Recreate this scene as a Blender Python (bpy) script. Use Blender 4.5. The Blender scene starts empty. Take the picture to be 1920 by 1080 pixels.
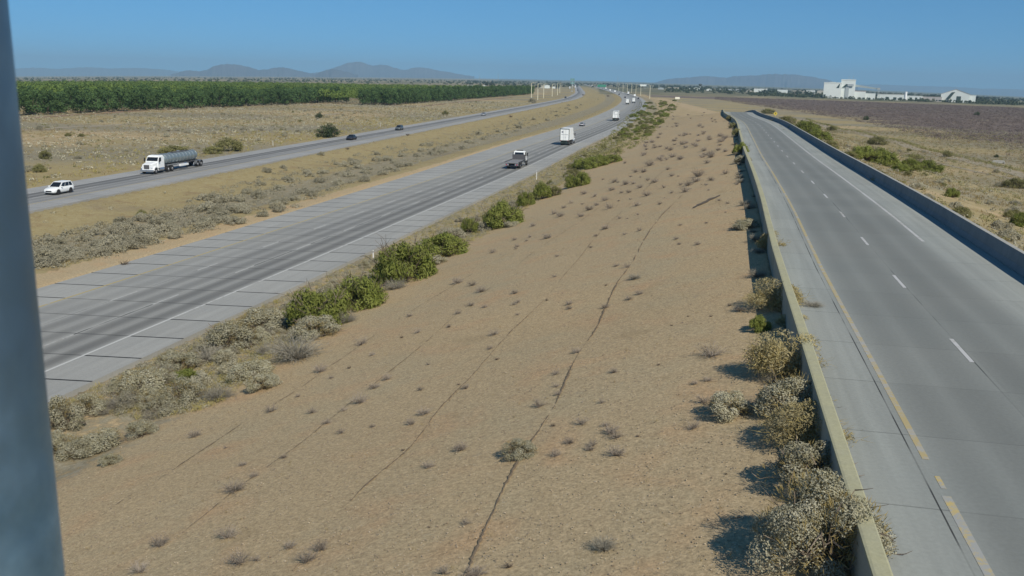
import bpy, bmesh, math, random
import numpy as np
from mathutils import Vector, Matrix

random.seed(7)
RNG = np.random.default_rng(11)
scene = bpy.context.scene
COL = scene.collection

# ------------------------------------------------------------------ camera
F, CX, CY, CAMZ = 1720.0, 960.0, 540.0, 17.0
PITCH, ROLL = math.atan(388 / F), math.atan(0.01994)
fw = np.array([0, math.cos(PITCH), -math.sin(PITCH)])
up0 = np.array([0, math.sin(PITCH), math.cos(PITCH)])
rt0 = np.array([1.0, 0, 0])
RT = math.cos(ROLL) * rt0 + math.sin(ROLL) * up0
UP = -math.sin(ROLL) * rt0 + math.cos(ROLL) * up0
CAM = np.array([0, 0, CAMZ])

cam_d = bpy.data.cameras.new('camera')
cam_d.sensor_width = 36.0
cam_d.lens = F / 1920 * 36.0
cam_d.clip_start, cam_d.clip_end = 0.05, 60000
cam_d.dof.use_dof = True
cam_d.dof.focus_distance = 120.0
cam_d.dof.aperture_fstop = 4.2
cam = bpy.data.objects.new('camera', cam_d)
COL.objects.link(cam)
M = Matrix(((RT[0], UP[0], -fw[0], 0), (RT[1], UP[1], -fw[1], 0), (RT[2], UP[2], -fw[2], CAMZ), (0, 0, 0, 1)))
cam.matrix_world = M
scene.camera = cam

# ------------------------------------------------------------------ light
SUN_EL, SUN_AZ = math.radians(41), math.radians(151)
SUN = Vector((math.sin(SUN_AZ) * math.cos(SUN_EL), math.cos(SUN_AZ) * math.cos(SUN_EL), math.sin(SUN_EL)))
sd = bpy.data.lights.new('sun', 'SUN')
sd.energy, sd.angle, sd.color = 3.4, math.radians(0.53), (1.0, 0.93, 0.82)
so = bpy.data.objects.new('sun', sd)
so.rotation_euler = (-SUN).to_track_quat('-Z', 'Y').to_euler()
so.location = (0, 0, 400)
COL.objects.link(so)
w = bpy.data.worlds.new('World')
scene.world = w
w.use_nodes = True
nt = w.node_tree
nt.nodes.clear()
sky = nt.nodes.new('ShaderNodeTexSky')
sky.sky_type = 'NISHITA'
sky.sun_disc = False
sky.sun_elevation, sky.sun_rotation = SUN_EL, SUN_AZ
sky.altitude, sky.air_density, sky.dust_density, sky.ozone_density = 400, 1.0, 0.0, 5.0
bg = nt.nodes.new('ShaderNodeBackground')
bg.inputs['Strength'].default_value = 0.08
wo = nt.nodes.new('ShaderNodeOutputWorld')
# look the sky up a little higher than the true direction (clear dry air) and tint it slightly
tc = nt.nodes.new('ShaderNodeTexCoord')
va = nt.nodes.new('ShaderNodeVectorMath'); va.operation = 'ADD'; va.inputs[1].default_value = (0, 0, 0.10)
vn = nt.nodes.new('ShaderNodeVectorMath'); vn.operation = 'NORMALIZE'
nt.links.new(tc.outputs['Generated'], va.inputs[0]); nt.links.new(va.outputs[0], vn.inputs[0])
nt.links.new(vn.outputs[0], sky.inputs['Vector'])
mt = nt.nodes.new('ShaderNodeMix'); mt.data_type = 'RGBA'; mt.blend_type = 'MULTIPLY'; mt.inputs[0].default_value = 1.0
mt.inputs[7].default_value = (0.39, 0.75, 0.88, 1)
nt.links.new(sky.outputs[0], mt.inputs[6])
nt.links.new(mt.outputs[2], bg.inputs['Color'])
nt.links.new(bg.outputs[0], wo.inputs['Surface'])
vs = scene.view_settings
vs.view_transform, vs.look, vs.gamma, vs.exposure = 'Standard', 'None', 1.0, 0.5
vs.use_curve_mapping = False
scene.cycles.max_bounces = 6
scene.cycles.volume_bounces = 1
scene.cycles.transparent_max_bounces = 4

HAZE = 8.0e-5
# ------------------------------------------------------------------ tags
def tag(o, label=None, cat=None, group=None, kind=None):
    if label: o['label'] = label
    if cat: o['category'] = cat
    if group: o['group'] = group
    if kind: o['kind'] = kind
    return o

def link(name, data, parent=None):
    o = bpy.data.objects.new(name, data)
    COL.objects.link(o)
    if parent is not None:
        o.parent = parent
    return o

def empty(name, loc, rz=0.0, label=None, cat=None, group=None):
    o = link(name, None)
    o.location = loc
    o.rotation_euler = (0, 0, rz)
    o.empty_display_size = 0.3
    return tag(o, label, cat, group)

def copy_tree(o, parent=None):
    c = o.copy()
    COL.objects.link(c)
    if parent is not None:
        c.parent = parent
    for ch in list(o.children):
        copy_tree(ch, c)
    return c

# ------------------------------------------------------------------ node helper
class NB:
    def __init__(s, name):
        s.m = bpy.data.materials.new(name)
        s.m.use_nodes = True
        s.t = s.m.node_tree
        s.t.nodes.clear()
        s.out = s.t.nodes.new('ShaderNodeOutputMaterial')
        s._pos = None
    def n(s, typ, **kw):
        nd = s.t.nodes.new(typ)
        for k, v in kw.items():
            setattr(nd, k, v)
        return nd
    def put(s, sock, v):
        if isinstance(v, bpy.types.NodeSocket):
            s.t.links.new(v, sock)
        elif isinstance(v, (tuple, list)):
            if len(v) == 3 and sock.type == 'RGBA':
                v = (*v, 1)
            sock.default_value = v
        else:
            sock.default_value = v
    def pos(s):
        if s._pos is None:
            s._pos = s.n('ShaderNodeNewGeometry').outputs['Position']
        return s._pos
    def obj(s):
        return s.n('ShaderNodeTexCoord').outputs['Object']
    def uv(s):
        return s.n('ShaderNodeTexCoord').outputs['UV']
    def sep(s, v):
        nd = s.n('ShaderNodeSeparateXYZ')
        s.put(nd.inputs[0], v)
        return nd.outputs
    def comb(s, x, y, z):
        nd = s.n('ShaderNodeCombineXYZ')
        for i, v in enumerate((x, y, z)):
            s.put(nd.inputs[i], v)
        return nd.outputs[0]
    def m_(s, op, a, b=0.0, c=0.0, clamp=False):
        nd = s.n('ShaderNodeMath', operation=op, use_clamp=clamp)
        s.put(nd.inputs[0], a); s.put(nd.inputs[1], b); s.put(nd.inputs[2], c)
        return nd.outputs[0]
    def noise(s, vec, scale, detail=3, rough=0.55, dist=0.0):
        nd = s.n('ShaderNodeTexNoise')
        s.put(nd.inputs['Vector'], vec)
        nd.inputs['Scale'].default_value = scale
        nd.inputs['Detail'].default_value = detail
        nd.inputs['Roughness'].default_value = rough
        nd.inputs['Distortion'].default_value = dist
        return nd.outputs['Fac']
    def vor(s, vec, scale, feature='F1', out='Distance'):
        nd = s.n('ShaderNodeTexVoronoi', feature=feature)
        s.put(nd.inputs['Vector'], vec)
        nd.inputs['Scale'].default_value = scale
        return nd.outputs[out]
    def rng(s, v, a, b, c=0.0, d=1.0):
        nd = s.n('ShaderNodeMapRange')
        s.put(nd.inputs[0], v)
        for i, q in enumerate((a, b, c, d)):
            s.put(nd.inputs[i + 1], q)
        return nd.outputs[0]
    def mix(s, fac, a, b, mode='MIX'):
        nd = s.n('ShaderNodeMix', data_type='RGBA', blend_type=mode)
        s.put(nd.inputs[0], fac); s.put(nd.inputs[6], a); s.put(nd.inputs[7], b)
        return nd.outputs[2]
    def scale_vec(s, v, k):
        nd = s.n('ShaderNodeVectorMath', operation='MULTIPLY')
        s.put(nd.inputs[0], v); s.put(nd.inputs[1], k)
        return nd.outputs[0]
    def bump(s, h, strength=0.3, dist=0.05):
        nd = s.n('ShaderNodeBump')
        nd.inputs['Strength'].default_value = strength
        nd.inputs['Distance'].default_value = dist
        s.put(nd.inputs['Height'], h)
        return nd.outputs[0]
    def finish(s, col, rough=0.9, metal=0.0, normal=None, spec=0.3):
        b = s.n('ShaderNodeBsdfPrincipled')
        s.put(b.inputs['Base Color'], col)
        s.put(b.inputs['Roughness'], rough)
        s.put(b.inputs['Metallic'], metal)
        b.inputs['Specular IOR Level'].default_value = spec
        if normal is not None:
            s.put(b.inputs['Normal'], normal)
        s.t.links.new(b.outputs[0], s.out.inputs['Surface'])
        return s.m

def simple(name, col, rough=0.6, metal=0.0, var=0.12, scale=2.0, spec=0.4):
    b = NB(name)
    f = b.rng(b.noise(b.obj(), scale, 4), 0.3, 0.7, 1 - var, 1 + var * 0.6)
    c = b.mix(1.0, col, b.comb(f, f, f), 'MULTIPLY')
    return b.finish(c, rough, metal, spec=spec)

def leafmat(name, c1, c2, c3=None, trans=0.25, scale=0.9):
    b = NB(name)
    oi = b.n('ShaderNodeObjectInfo')
    f = b.noise(b.pos(), scale, 3)
    col = b.mix(b.rng(f, 0.35, 0.65), c1, c2)
    if c3:
        col = b.mix(b.rng(b.noise(b.pos(), scale * 6, 2), 0.5, 0.72), col, c3)
    k = b.rng(oi.outputs['Random'], 0, 1, 0.8, 1.18)
    col = b.mix(1.0, col, b.comb(k, k, k), 'MULTIPLY')
    d = b.n('ShaderNodeBsdfDiffuse'); b.put(d.inputs[0], col)
    t = b.n('ShaderNodeBsdfTranslucent'); b.put(t.inputs[0], col)
    mx = b.n('ShaderNodeMixShader'); mx.inputs[0].default_value = trans
    b.t.links.new(d.outputs[0], mx.inputs[1]); b.t.links.new(t.outputs[0], mx.inputs[2])
    b.t.links.new(mx.outputs[0], b.out.inputs['Surface'])
    return b.m

# ------------------------------------------------------------------ mesh helpers
def np_mesh(name, verts, faces):
    """faces: (N,k) int array, all of the same size"""
    me = bpy.data.meshes.new(name)
    verts = np.asarray(verts, dtype=np.float32)
    faces = np.asarray(faces, dtype=np.int32)
    nf, k = faces.shape
    me.vertices.add(len(verts)); me.vertices.foreach_set('co', verts.ravel())
    me.loops.add(nf * k); me.loops.foreach_set('vertex_index', faces.ravel())
    me.polygons.add(nf)
    me.polygons.foreach_set('loop_start', np.arange(0, nf * k, k, dtype=np.int32))
    me.polygons.foreach_set('loop_total', np.full(nf, k, dtype=np.int32))
    me.update(calc_edges=True)
    me.shade_flat()
    return me

class MB:
    """collects shapes into one mesh"""
    def __init__(s):
        s.bm = bmesh.new()
    def face(s, pts):
        return s.bm.faces.new([s.bm.verts.new(p) for p in pts])
    def box(s, x0, x1, y0, y1, z0, z1, bev=0.0):
        v = [s.bm.verts.new((x, y, z)) for z in (z0, z1) for y in (y0, y1) for x in (x0, x1)]
        fs = [s.bm.faces.new([v[i] for i in q]) for q in ((0, 2, 3, 1), (4, 5, 7, 6), (0, 1, 5, 4), (2, 6, 7, 3), (0, 4, 6, 2), (1, 3, 7, 5))]
        if bev:
            es = list({e for f in fs for e in f.edges})
            bmesh.ops.bevel(s.bm, geom=es, offset=bev, segments=2, affect='EDGES', profile=0.6)
        return s
    def loft(s, rings, caps=True):
        vs = [[s.bm.verts.new(p) for p in r] for r in rings]
        k = len(vs[0])
        for a, b in zip(vs, vs[1:]):
            for i in range(k):
                s.bm.faces.new((a[i], a[(i + 1) % k], b[(i + 1) % k], b[i]))
        if caps:
            s.bm.faces.new(list(reversed(vs[0]))); s.bm.faces.new(vs[-1])
        return s
    def prism(s, prof, x0, x1):
        """(y,z) outline pushed along x"""
        return s.loft([[(x0, y, z) for y, z in prof], [(x1, y, z) for y, z in prof]])
    def cyl(s, p0, p1, r0, r1=None, n=12):
        r1 = r0 if r1 is None else r1
        p0, p1 = Vector(p0), Vector(p1)
        d = (p1 - p0).normalized()
        a = d.orthogonal().normalized(); b = d.cross(a)
        ring = lambda p, r: [tuple(p + a * (r * math.cos(t)) + b * (r * math.sin(t))) for t in (2 * math.pi * i / n for i in range(n))]
        return s.loft([ring(p0, r0), ring(p1, r1)])
    def tube(s, pts, rad, n=8):
        rings = []
        pts = [Vector(p) for p in pts]
        for i, p in enumerate(pts):
            d = (pts[min(i + 1, len(pts) - 1)] - pts[max(i - 1, 0)]).normalized()
            a = d.orthogonal().normalized() if i == 0 else (a - d * a.dot(d)).normalized()
            b = d.cross(a)
            r = rad[i] if isinstance(rad, (list, tuple)) else rad
            rings.append([tuple(p + a * (r * math.cos(t)) + b * (r * math.sin(t))) for t in (2 * math.pi * k / n for k in range(n))])
        return s.loft(rings)
    def mesh(s, name, smooth=False):
        bmesh.ops.recalc_face_normals(s.bm, faces=s.bm.faces[:])
        me = bpy.data.meshes.new(name)
        s.bm.to_mesh(me); s.bm.free()
        if smooth:
            for p in me.polygons: p.use_smooth = True
        return me
    def build(s, name, mat, parent=None, smooth=False):
        me = s.mesh(name, smooth)
        me.materials.append(mat)
        return link(name, me, parent)

# ------------------------------------------------------------------ terrain
def sm(x, a, b):
    t = np.clip((x - a) / (b - a), 0, 1)
    return t * t * (3 - 2 * t)

def base(X, Y):
    X = np.asarray(X, float); Y = np.asarray(Y, float)
    r = np.hypot(X, Y)
    az = np.clip(np.degrees(np.arctan2(X, np.maximum(Y, 1e-3))), -32, 32)
    sl = 0.0028 - 0.0067 * (az / 28) ** 2
    q = np.maximum(r - 450, 0)
    q = np.where(q < 300, q * q / 600, q - 150)
    return sl * q

def rays(uv):
    uv = np.asarray(uv, float)
    d = fw[None] + RT[None] * ((uv[:, :1] - CX) / F) - UP[None] * ((uv[:, 1:2] - CY) / F)
    return d                        # depth along the view axis is the parameter

def hit(uv, hfun):
    """where the rays through these picture points meet the surface z = hfun(x, y)"""
    d = rays(uv)
    t = np.geomspace(8, 30000, 520)
    Pn = CAM[None, None] + d[:, None] * t[None, :, None]
    below = Pn[..., 2] < hfun(Pn[..., 0].ravel(), Pn[..., 1].ravel()).reshape(Pn.shape[:2])
    idx = np.where(below.any(1), below.argmax(1), len(t) - 1)
    lo, hi = t[np.maximum(idx - 1, 0)], t[idx]
    for _ in range(22):
        mid = (lo + hi) / 2
        q = CAM[None] + d * mid[:, None]
        b = q[:, 2] < hfun(q[:, 0], q[:, 1])
        hi = np.where(b, mid, hi); lo = np.where(b, lo, mid)
    return CAM[None] + d * hi[:, None]

def smooth_line(pts, step):
    """cubic through the points with chord-length tangents, resampled every step(metres from the camera)"""
    pts = np.asarray(pts, float)[:, :2]
    h = np.linalg.norm(np.diff(pts, axis=0), axis=1)
    dl = np.diff(pts, axis=0) / h[:, None]
    m = np.vstack([dl[:1], (dl[:-1] * h[1:, None] + dl[1:] * h[:-1, None]) / (h[1:] + h[:-1])[:, None], dl[-1:]])
    out = []
    for i in range(len(pts) - 1):
        p1, p2 = pts[i], pts[i + 1]
        n = max(2, int(h[i] / step(np.linalg.norm((p1 + p2) / 2))))
        for k in range(n):
            t = k / n
            a, b = 2 * t ** 3 - 3 * t ** 2 + 1, t ** 3 - 2 * t ** 2 + t
            out.append(a * p1 + b * h[i] * m[i] + (1 - a) * p2 + (t ** 3 - t ** 2) * h[i] * m[i + 1])
    out.append(pts[-1])
    return np.array(out)

STEP = lambda r: 6 + r * 0.035

class Line:
    def __init__(s, pts):
        s.p = np.asarray(pts, float)
        d = np.diff(s.p, axis=0)
        s.len = np.linalg.norm(d, axis=1)
        s.cum = np.concatenate([[0], np.cumsum(s.len)])
        s.dir = d / s.len[:, None]
        t = np.vstack([s.dir[:1], (s.dir[1:] + s.dir[:-1]) / 2, s.dir[-1:]])
        t /= np.linalg.norm(t, axis=1)[:, None]
        s.tan = t
        s.nor = np.stack([t[:, 1], -t[:, 0]], 1)          # to the right of travel
    def near(s, X, Y):
        """signed distance (right positive) and arc length of the nearest point"""
        X = np.asarray(X, float).ravel(); Y = np.asarray(Y, float).ravel()
        best = np.full(len(X), 1e18); sd_ = np.zeros(len(X)); arc = np.zeros(len(X))
        for i in range(len(s.len)):
            ax, ay = s.p[i]; dx, dy = s.dir[i]
            rx, ry = X - ax, Y - ay
            t = np.clip(rx * dx + ry * dy, 0, s.len[i])
            ex, ey = rx - t * dx, ry - t * dy
            d2 = ex * ex + ey * ey
            m = d2 < best
            best = np.where(m, d2, best)
            side = np.where(ex * dy - ey * dx >= 0, 1.0, -1.0)
            sd_ = np.where(m, side * np.sqrt(d2), sd_)
            arc = np.where(m, s.cum[i] + t, arc)
        return sd_, arc
    def off(s, d):
        """points moved sideways by d (number or one per point)"""
        return s.p + s.nor * (np.asarray(d, float).reshape(-1, 1) if np.ndim(d) else d)
    def at(s, a):
        x = np.interp(a, s.cum, s.p[:, 0]); y = np.interp(a, s.cum, s.p[:, 1])
        return x, y
    def heading(s, x, y):
        _, a = s.near([x], [y])
        i = int(np.clip(np.searchsorted(s.cum, a[0]) - 1, 0, len(s.dir) - 1))
        return s.dir[i]

# right carriageway: right edge.  left carriageway: near edge.  ramp: yellow line
HRpx = [(86, 758), (352, 633), (640, 498), (860, 393), (979.4, 336), (1090.5, 277.8), (1174, 237.5), (1204.4, 214), (1213, 201), (1210, 189), (1190.5, 179), (1165.5, 172), (1138, 165.5), (1112, 160.5)]
hr = hit(HRpx, base)[:, :2]
d0 = np.array([0.2130, 0.9770])
hr = np.vstack([hr[0] - d0 * 330, hr[0] - d0 * 160, hr, hr[-1] + (hr[-1] - hr[-2]) / np.linalg.norm(hr[-1] - hr[-2]) * 900])
HR = Line(smooth_line(hr, STEP))
LCpx = [(47, 398.6), (480, 310), (720, 261), (960, 212), (1040.5, 195), (1080, 186), (1096, 177.5), (1093, 168.5), (1086, 161)]
lc = hit(LCpx, base)[:, :2]
d0 = np.array([0.146, 0.989])
lc = np.vstack([lc[0] - d0 * 330, lc[0] - d0 * 160, lc, lc[-1] + (lc[-1] - lc[-2]) / np.linalg.norm(lc[-1] - lc[-2]) * 900])
LC = Line(smooth_line(lc, STEP))
def ramp_zy(Y):
    return np.interp(Y, [-400, 70, 250, 385, 430, 470, 520, 600, 1000, 3000], [8.0, 8.0, 7.3, 6.5, 4.9, 2.9, 1.2, 0.5, 0.35, 0.35])
RYpx = [(1720, 860), (1640, 680), (1535, 500), (1488, 399), (1451.8, 332.6), (1427.6, 293), (1409.5, 257), (1394, 230), (1376, 210)]
ry = hit(RYpx, lambda X, Y: ramp_zy(Y))[:, :2]
d0 = np.array([0.2140, 0.9768])
ry[0] = ry[2] - d0 * (np.linalg.norm(ry[2] - ry[0])); ry[1] = ry[2] - d0 * np.linalg.norm(ry[2] - ry[1])
ry = np.vstack([ry[0] - d0 * 300, ry[0] - d0 * 120, ry[:-1], [(76, 330), (91, 400), (102, 458), (111, 520), (121, 620), (132, 740), (145, 900), (160, 1060)]])
RY = Line(smooth_line(ry, STEP))
RZ = ramp_zy(RY.p[:, 1])
WALL_OFF, WALL_T, RIGHT_OFF = -2.05, 0.30, 9.75    # from the yellow line: parapet inner face, its thickness, right barrier foot
WL = Line(RY.off(WALL_OFF - WALL_T))

_rn = np.random.default_rng(5)
_wv = [(_rn.uniform(-1, 1), _rn.uniform(-1, 1), _rn.uniform(0, 6.3)) for _ in range(10)]
def wob(X, Y, s):
    z = 0
    for a, b, c in _wv:
        z = z + np.sin((a * X + b * Y) * 2 * s + c)
    return z / 6

def fields(X, Y):
    """distances to the roads and the ground height"""
    X = np.asarray(X, float).ravel(); Y = np.asarray(Y, float).ravel()
    dH, aH = HR.near(X, Y)
    dL, aL = LC.near(X, Y)
    dW, aW = WL.near(X, Y)
    yw = np.interp(aW, WL.cum, WL.p[:, 1])
    rz = ramp_zy(yw)
    b = base(X, Y)
    ramp_on = 1 - sm(yw, 900, 1040)
    top = np.maximum(rz - 0.22, 0)
    # between highway and wall
    Wd = np.maximum(dH - dW, 8.0)
    t = np.clip((dH - 6.0) / np.maximum(Wd - 6.0, 2.0), 0, 1)
    prof = 0.82 * t + 0.18 * sm(t, 0, 1)
    gore = top * prof
    right = np.maximum(dW - (RIGHT_OFF - WALL_OFF + WALL_T), 0)
    emb = np.maximum(rz - 0.35, 0) * np.clip(1 - (right - 1.0) / (4.2 * np.maximum(rz, 1)), 0, 1)
    e = np.where(dW <= 0, np.where(dH > 0, gore, 0.0), np.where(dW < 12.5, np.maximum(rz - 0.35, 0), emb))
    e = e * ramp_on
    # gentle relief away from the pavements
    gap = np.minimum(np.minimum(np.where(dH > 0, dH, np.where(dH < -23, -dH - 23, 0)), np.where(dL > 0, dL, np.where(dL < -15.2, -dL - 15.2, 0))), np.where(dW < 0, -dW, np.maximum(dW - 12.6, 0)))
    relief = sm(gap, 1.0, 9.0) * (0.22 * wob(X, Y, 0.06) + 0.10 * wob(Y, X, 0.23))
    med = ((dH < -23) & (dL > 0))
    dip = np.where(med, -0.8 * sm(np.minimum(-dH - 23, dL), 1, 9), 0)
    swale = np.where((dH > 0) & (dW < 0), -0.25 * sm(dH, 0.5, 3) * (1 - sm(dH, 5, 9)), 0)
    z = b + e + relief + dip + swale
    return dict(dH=dH, aH=aH, dL=dL, dW=dW, z=z, rz=rz, yw=yw, right=right, med=med, t=t, gap=gap)

def ground(X, Y):
    return fields(X, Y)['z']

def G(uv):
    return hit(uv, ground)

def ppm(p):
    """picture pixels (of 1920) per metre at this point"""
    return F / float(np.dot(np.asarray(p) - CAM, fw))
# ------------------------------------------------------------------ ground sheet
def make_ground():
    a = np.concatenate([np.arange(-38, 38.01, 0.125), np.arange(41, 322, 3.0)])
    a = np.radians(a)
    r = [5.0]
    while r[-1] < 26000:
        r.append(r[-1] * (1.0125 if r[-1] < 2500 else 1.03))
    r = np.array(r)
    A, R = np.meshgrid(a, r)
    X, Y = np.sin(A) * R, np.cos(A) * R
    f = fields(X, Y)
    z = f['z'].copy()
    dH, dL, dW, rr = f['dH'], f['dL'], f['dW'], np.hypot(X, Y).ravel()
    hw = np.interp(f['aH'], *HRW)
    on = ((dH < 0.3) & (dH > -hw - 0.3)) | ((dL < 0.3) & (dL > -15.3))
    z = z - np.where(on, 0.28, 0.0) - 0.02
    na, nr = len(a), len(r)
    verts = np.column_stack([X.ravel(), Y.ravel(), z])
    i = np.arange(nr - 1)[:, None] * na + np.arange(na)[None]
    j = np.arange(nr - 1)[:, None] * na + ((np.arange(na) + 1) % na)[None]
    faces = np.stack([i.ravel(), (i + na).ravel(), (j + na).ravel(), j.ravel()], 1)
    me = np_mesh('ground', verts, faces)
    # plug under the camera pole
    bm = bmesh.new(); bm.from_mesh(me); bm.verts.ensure_lookup_table()
    c = bm.verts.new((0, 0, float(ground([0], [0])[0]) - 0.02))
    bm.verts.ensure_lookup_table()
    for k in range(na):
        bm.faces.new((c, bm.verts[k], bm.verts[(k + 1) % na]))
    bmesh.ops.recalc_face_normals(bm, faces=bm.faces[:])
    bm.to_mesh(me); bm.free()
    n = len(me.vertices)
    X, Y = X.ravel(), Y.ravel()
    az = np.degrees(np.arctan2(X, Y))
    wobn = wob(X, Y, 0.02) * 0.5 + wob(X, Y, 0.11) * 0.3
    gore = (dH > 0) & (dW < 0)
    med = f['med']
    leftf = dL < -15
    rightf = dW > 12.5
    ochre = np.zeros(len(X)); purple = np.zeros(len(X)); scrub = np.zeros(len(X)); green = np.zeros(len(X)); soil = np.zeros(len(X))
    # median: ochre grass beside the pavements, grey scrub litter in the middle
    toR = -dH - hw; toL = dL
    ochre = np.where(med, 0.55 + 0.45 * np.maximum(1 - sm(toR, 4.5, 7.5), sm(toR, 15, 20)) , ochre)
    scrub = np.where(med, 0.75 * sm(toR, 5.5, 8) * (1 - sm(toR, 15, 20)), scrub)
    # left field
    lf = -dL - 15
    ochre = np.where(leftf, np.clip(0.6 * (1 - sm(lf, 8, 40)) + 0.50 + 0.7 * wobn, 0, 1), ochre)
    scrub = np.where(leftf, np.clip(0.42 + 0.9 * wob(X, Y, 0.035), 0, 0.85), scrub)
    # verge strip
    ochre = np.where(gore, np.clip(0.30 * (1 - sm(dH, 3.5, 9.0 + 3 * wobn)), 0, 1), ochre)
    scrub = np.where(gore, 0.65 * (1 - sm(dH, 6.5, 9.0)) , scrub)
    farg = gore & (f['yw'] > 230)
    ochre = np.where(farg, np.maximum(ochre, 0.35 * sm(f['yw'], 230, 420)), ochre)
    # right field
    rt = f['right']
    depth = rr
    ochre = np.where(rightf, np.clip(0.70 + 0.7 * wobn, 0, 1), ochre)
    scrub = np.where(rightf, np.clip(0.50 + 0.6 * wob(X, Y, 0.05), 0, 0.9), scrub)
    pz = sm(depth, 250 + 50 * wob(X, Y, 0.015), 380) * (1 - sm(depth, 1150, 1500)) * np.where(rightf, 1, 0) * sm(rt, 40, 110)
    purple = np.clip(pz * (0.92 + 0.25 * wobn), 0, 1)
    green = np.where(az > 5, sm(depth, 1150, 1700), np.where(az < -1, sm(depth, 1500, 2500) * 0.6, sm(depth, 1800, 3000)))
    green = np.clip(green * (0.75 + 0.5 * wob(X, Y, 0.004)), 0, 1)
    attr = me.color_attributes.new('zone', 'FLOAT_COLOR', 'POINT')
    d = np.zeros((n, 4), np.float32)
    d[:len(X)] = np.stack([ochre, purple, scrub, np.ones(len(X))], 1)
    attr.data.foreach_set('color', d.ravel())
    attr2 = me.color_attributes.new('zone_far', 'FLOAT_COLOR', 'POINT')
    d2 = np.zeros((n, 4), np.float32)
    d2[:len(X)] = np.stack([green, np.where(gore & ~farg, 1.0, np.where(farg, 0.6, 0.0)), np.zeros(len(X)), np.ones(len(X))], 1)
    attr2.data.foreach_set('color', d2.ravel())
    for p in me.polygons: p.use_smooth = True
    b = NB('ground_soil')
    P = b.pos()
    za = b.n('ShaderNodeAttribute', attribute_name='zone')
    zb = b.n('ShaderNodeAttribute', attribute_name='zone_far')
    s1 = b.sep(za.outputs['Vector']); s2 = b.sep(zb.outputs['Vector'])
    big = b.noise(P, 0.045, 4); mid = b.noise(P, 0.35, 5); fine = b.noise(P, 11.0, 4, 0.7); grit = b.noise(P, 26.0, 3, 0.7)
    # bare gravelly soil
    col = b.mix(b.rng(big, 0.35, 0.65), (0.435, 0.328, 0.184), (0.413, 0.322, 0.190))
    col = b.mix(b.rng(mid, 0.52, 0.70), col, (0.445, 0.310, 0.172))
    col = b.mix(b.rng(b.noise(P, 0.16, 5, 0.65, 0.4), 0.50, 0.68, 0, 0.55), col, (0.385, 0.325, 0.20))
    col = b.mix(b.rng(b.noise(P, 0.9, 4, 0.65, 0.6), 0.56, 0.74, 0, 0.35), col, (0.30, 0.24, 0.14))
    sp = b.rng(fine, 0.34, 0.66, 0.76, 1.20)
    col = b.mix(1.0, col, b.comb(sp, sp, sp), 'MULTIPLY')
    peb = b.vor(P, 9.0)
    pf = b.rng(peb, 0.10, 0.20, 1.0, 0.0)
    keep = b.m_('GREATER_THAN', b.noise(P, 3.1, 2), 0.56)
    col = b.mix(b.m_('MULTIPLY', pf, b.m_('MULTIPLY', keep, 0.8)), col, (0.52, 0.46, 0.36))
    dk = b.rng(grit, 0.57, 0.68, 0, 0.7)
    col = b.mix(dk, col, (0.13, 0.095, 0.06))
    # grasses and litter, each with its own patchiness, drawn out a little across the view by clump rows
    g1 = b.noise(P, 0.22, 5, 0.6); g2 = b.noise(P, 1.4, 4, 0.7); g3 = b.noise(P, 6.0, 3, 0.7)
    och = b.mix(b.rng(g2, 0.35, 0.68), (0.285, 0.225, 0.105), (0.345, 0.29, 0.155))
    och = b.mix(b.rng(g1, 0.54, 0.70), och, (0.25, 0.185, 0.098))
    scr = b.mix(b.rng(g2, 0.38, 0.66), (0.185, 0.165, 0.105), (0.315, 0.28, 0.195))
    fo = b.m_('MULTIPLY_ADD', b.rng(g1, 0.3, 0.7, -0.35, 0.35), 1.0, s1[0])
    col = b.mix(b.rng(fo, 0.25, 0.6), col, och)
    fs = b.m_('MULTIPLY_ADD', b.rng(g2, 0.3, 0.7, -0.45, 0.45), 1.0, s1[2])
    col = b.mix(b.rng(fs, 0.3, 0.75), col, scr)
    # purple brush flats
    pu = b.mix(b.rng(b.noise(P, 0.05, 5, 0.65), 0.4, 0.62), (0.150, 0.118, 0.104), (0.205, 0.160, 0.120))
    pu = b.mix(b.rng(b.noise(P, 0.5, 3, 0.7), 0.45, 0.7), pu, (0.105, 0.085, 0.078))
    fp = b.m_('MULTIPLY_ADD', b.rng(b.noise(P, 0.03, 4, 0.6), 0.3, 0.7, -0.4, 0.4), 1.0, s1[1])
    col = b.mix(b.rng(fp, 0.25, 0.7), col, pu)
    fg = b.m_('MULTIPLY_ADD', b.rng(b.noise(P, 0.004, 4, 0.6), 0.3, 0.7, -0.4, 0.4), 1.0, s2[0])
    gr = b.mix(b.rng(b.noise(P, 0.012, 4, 0.7), 0.4, 0.65), (0.085, 0.10, 0.055), (0.22, 0.19, 0.12))
    col = b.mix(b.rng(fg, 0.2, 0.7), col, gr)
    sp2 = b.rng(g3, 0.3, 0.7, 0.80, 1.18)
    col = b.mix(1.0, col, b.comb(sp2, sp2, sp2), 'MULTIPLY')
    h = b.m_('ADD', b.m_('MULTIPLY', fine, 0.7), b.m_('ADD', b.m_('MULTIPLY', grit, 0.35), b.m_('MULTIPLY', mid, 0.8)))
    me.materials.append(b.finish(col, 0.95, normal=b.bump(h, 0.30, 0.05), spec=0.1))
    return tag(link('ground', me), kind='structure')

# width of the right carriageway along its edge line
_yy = np.interp(HR.cum, HR.cum, HR.p[:, 1])
HRW = (HR.cum, np.interp(HR.p[:, 1], [-400, 90, 200, 350, 520, 9000], [18.7, 19.0, 21.2, 22.4, 22.8, 22.8]))
HRWv = HRW[1]
ground_obj = make_ground()

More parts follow.
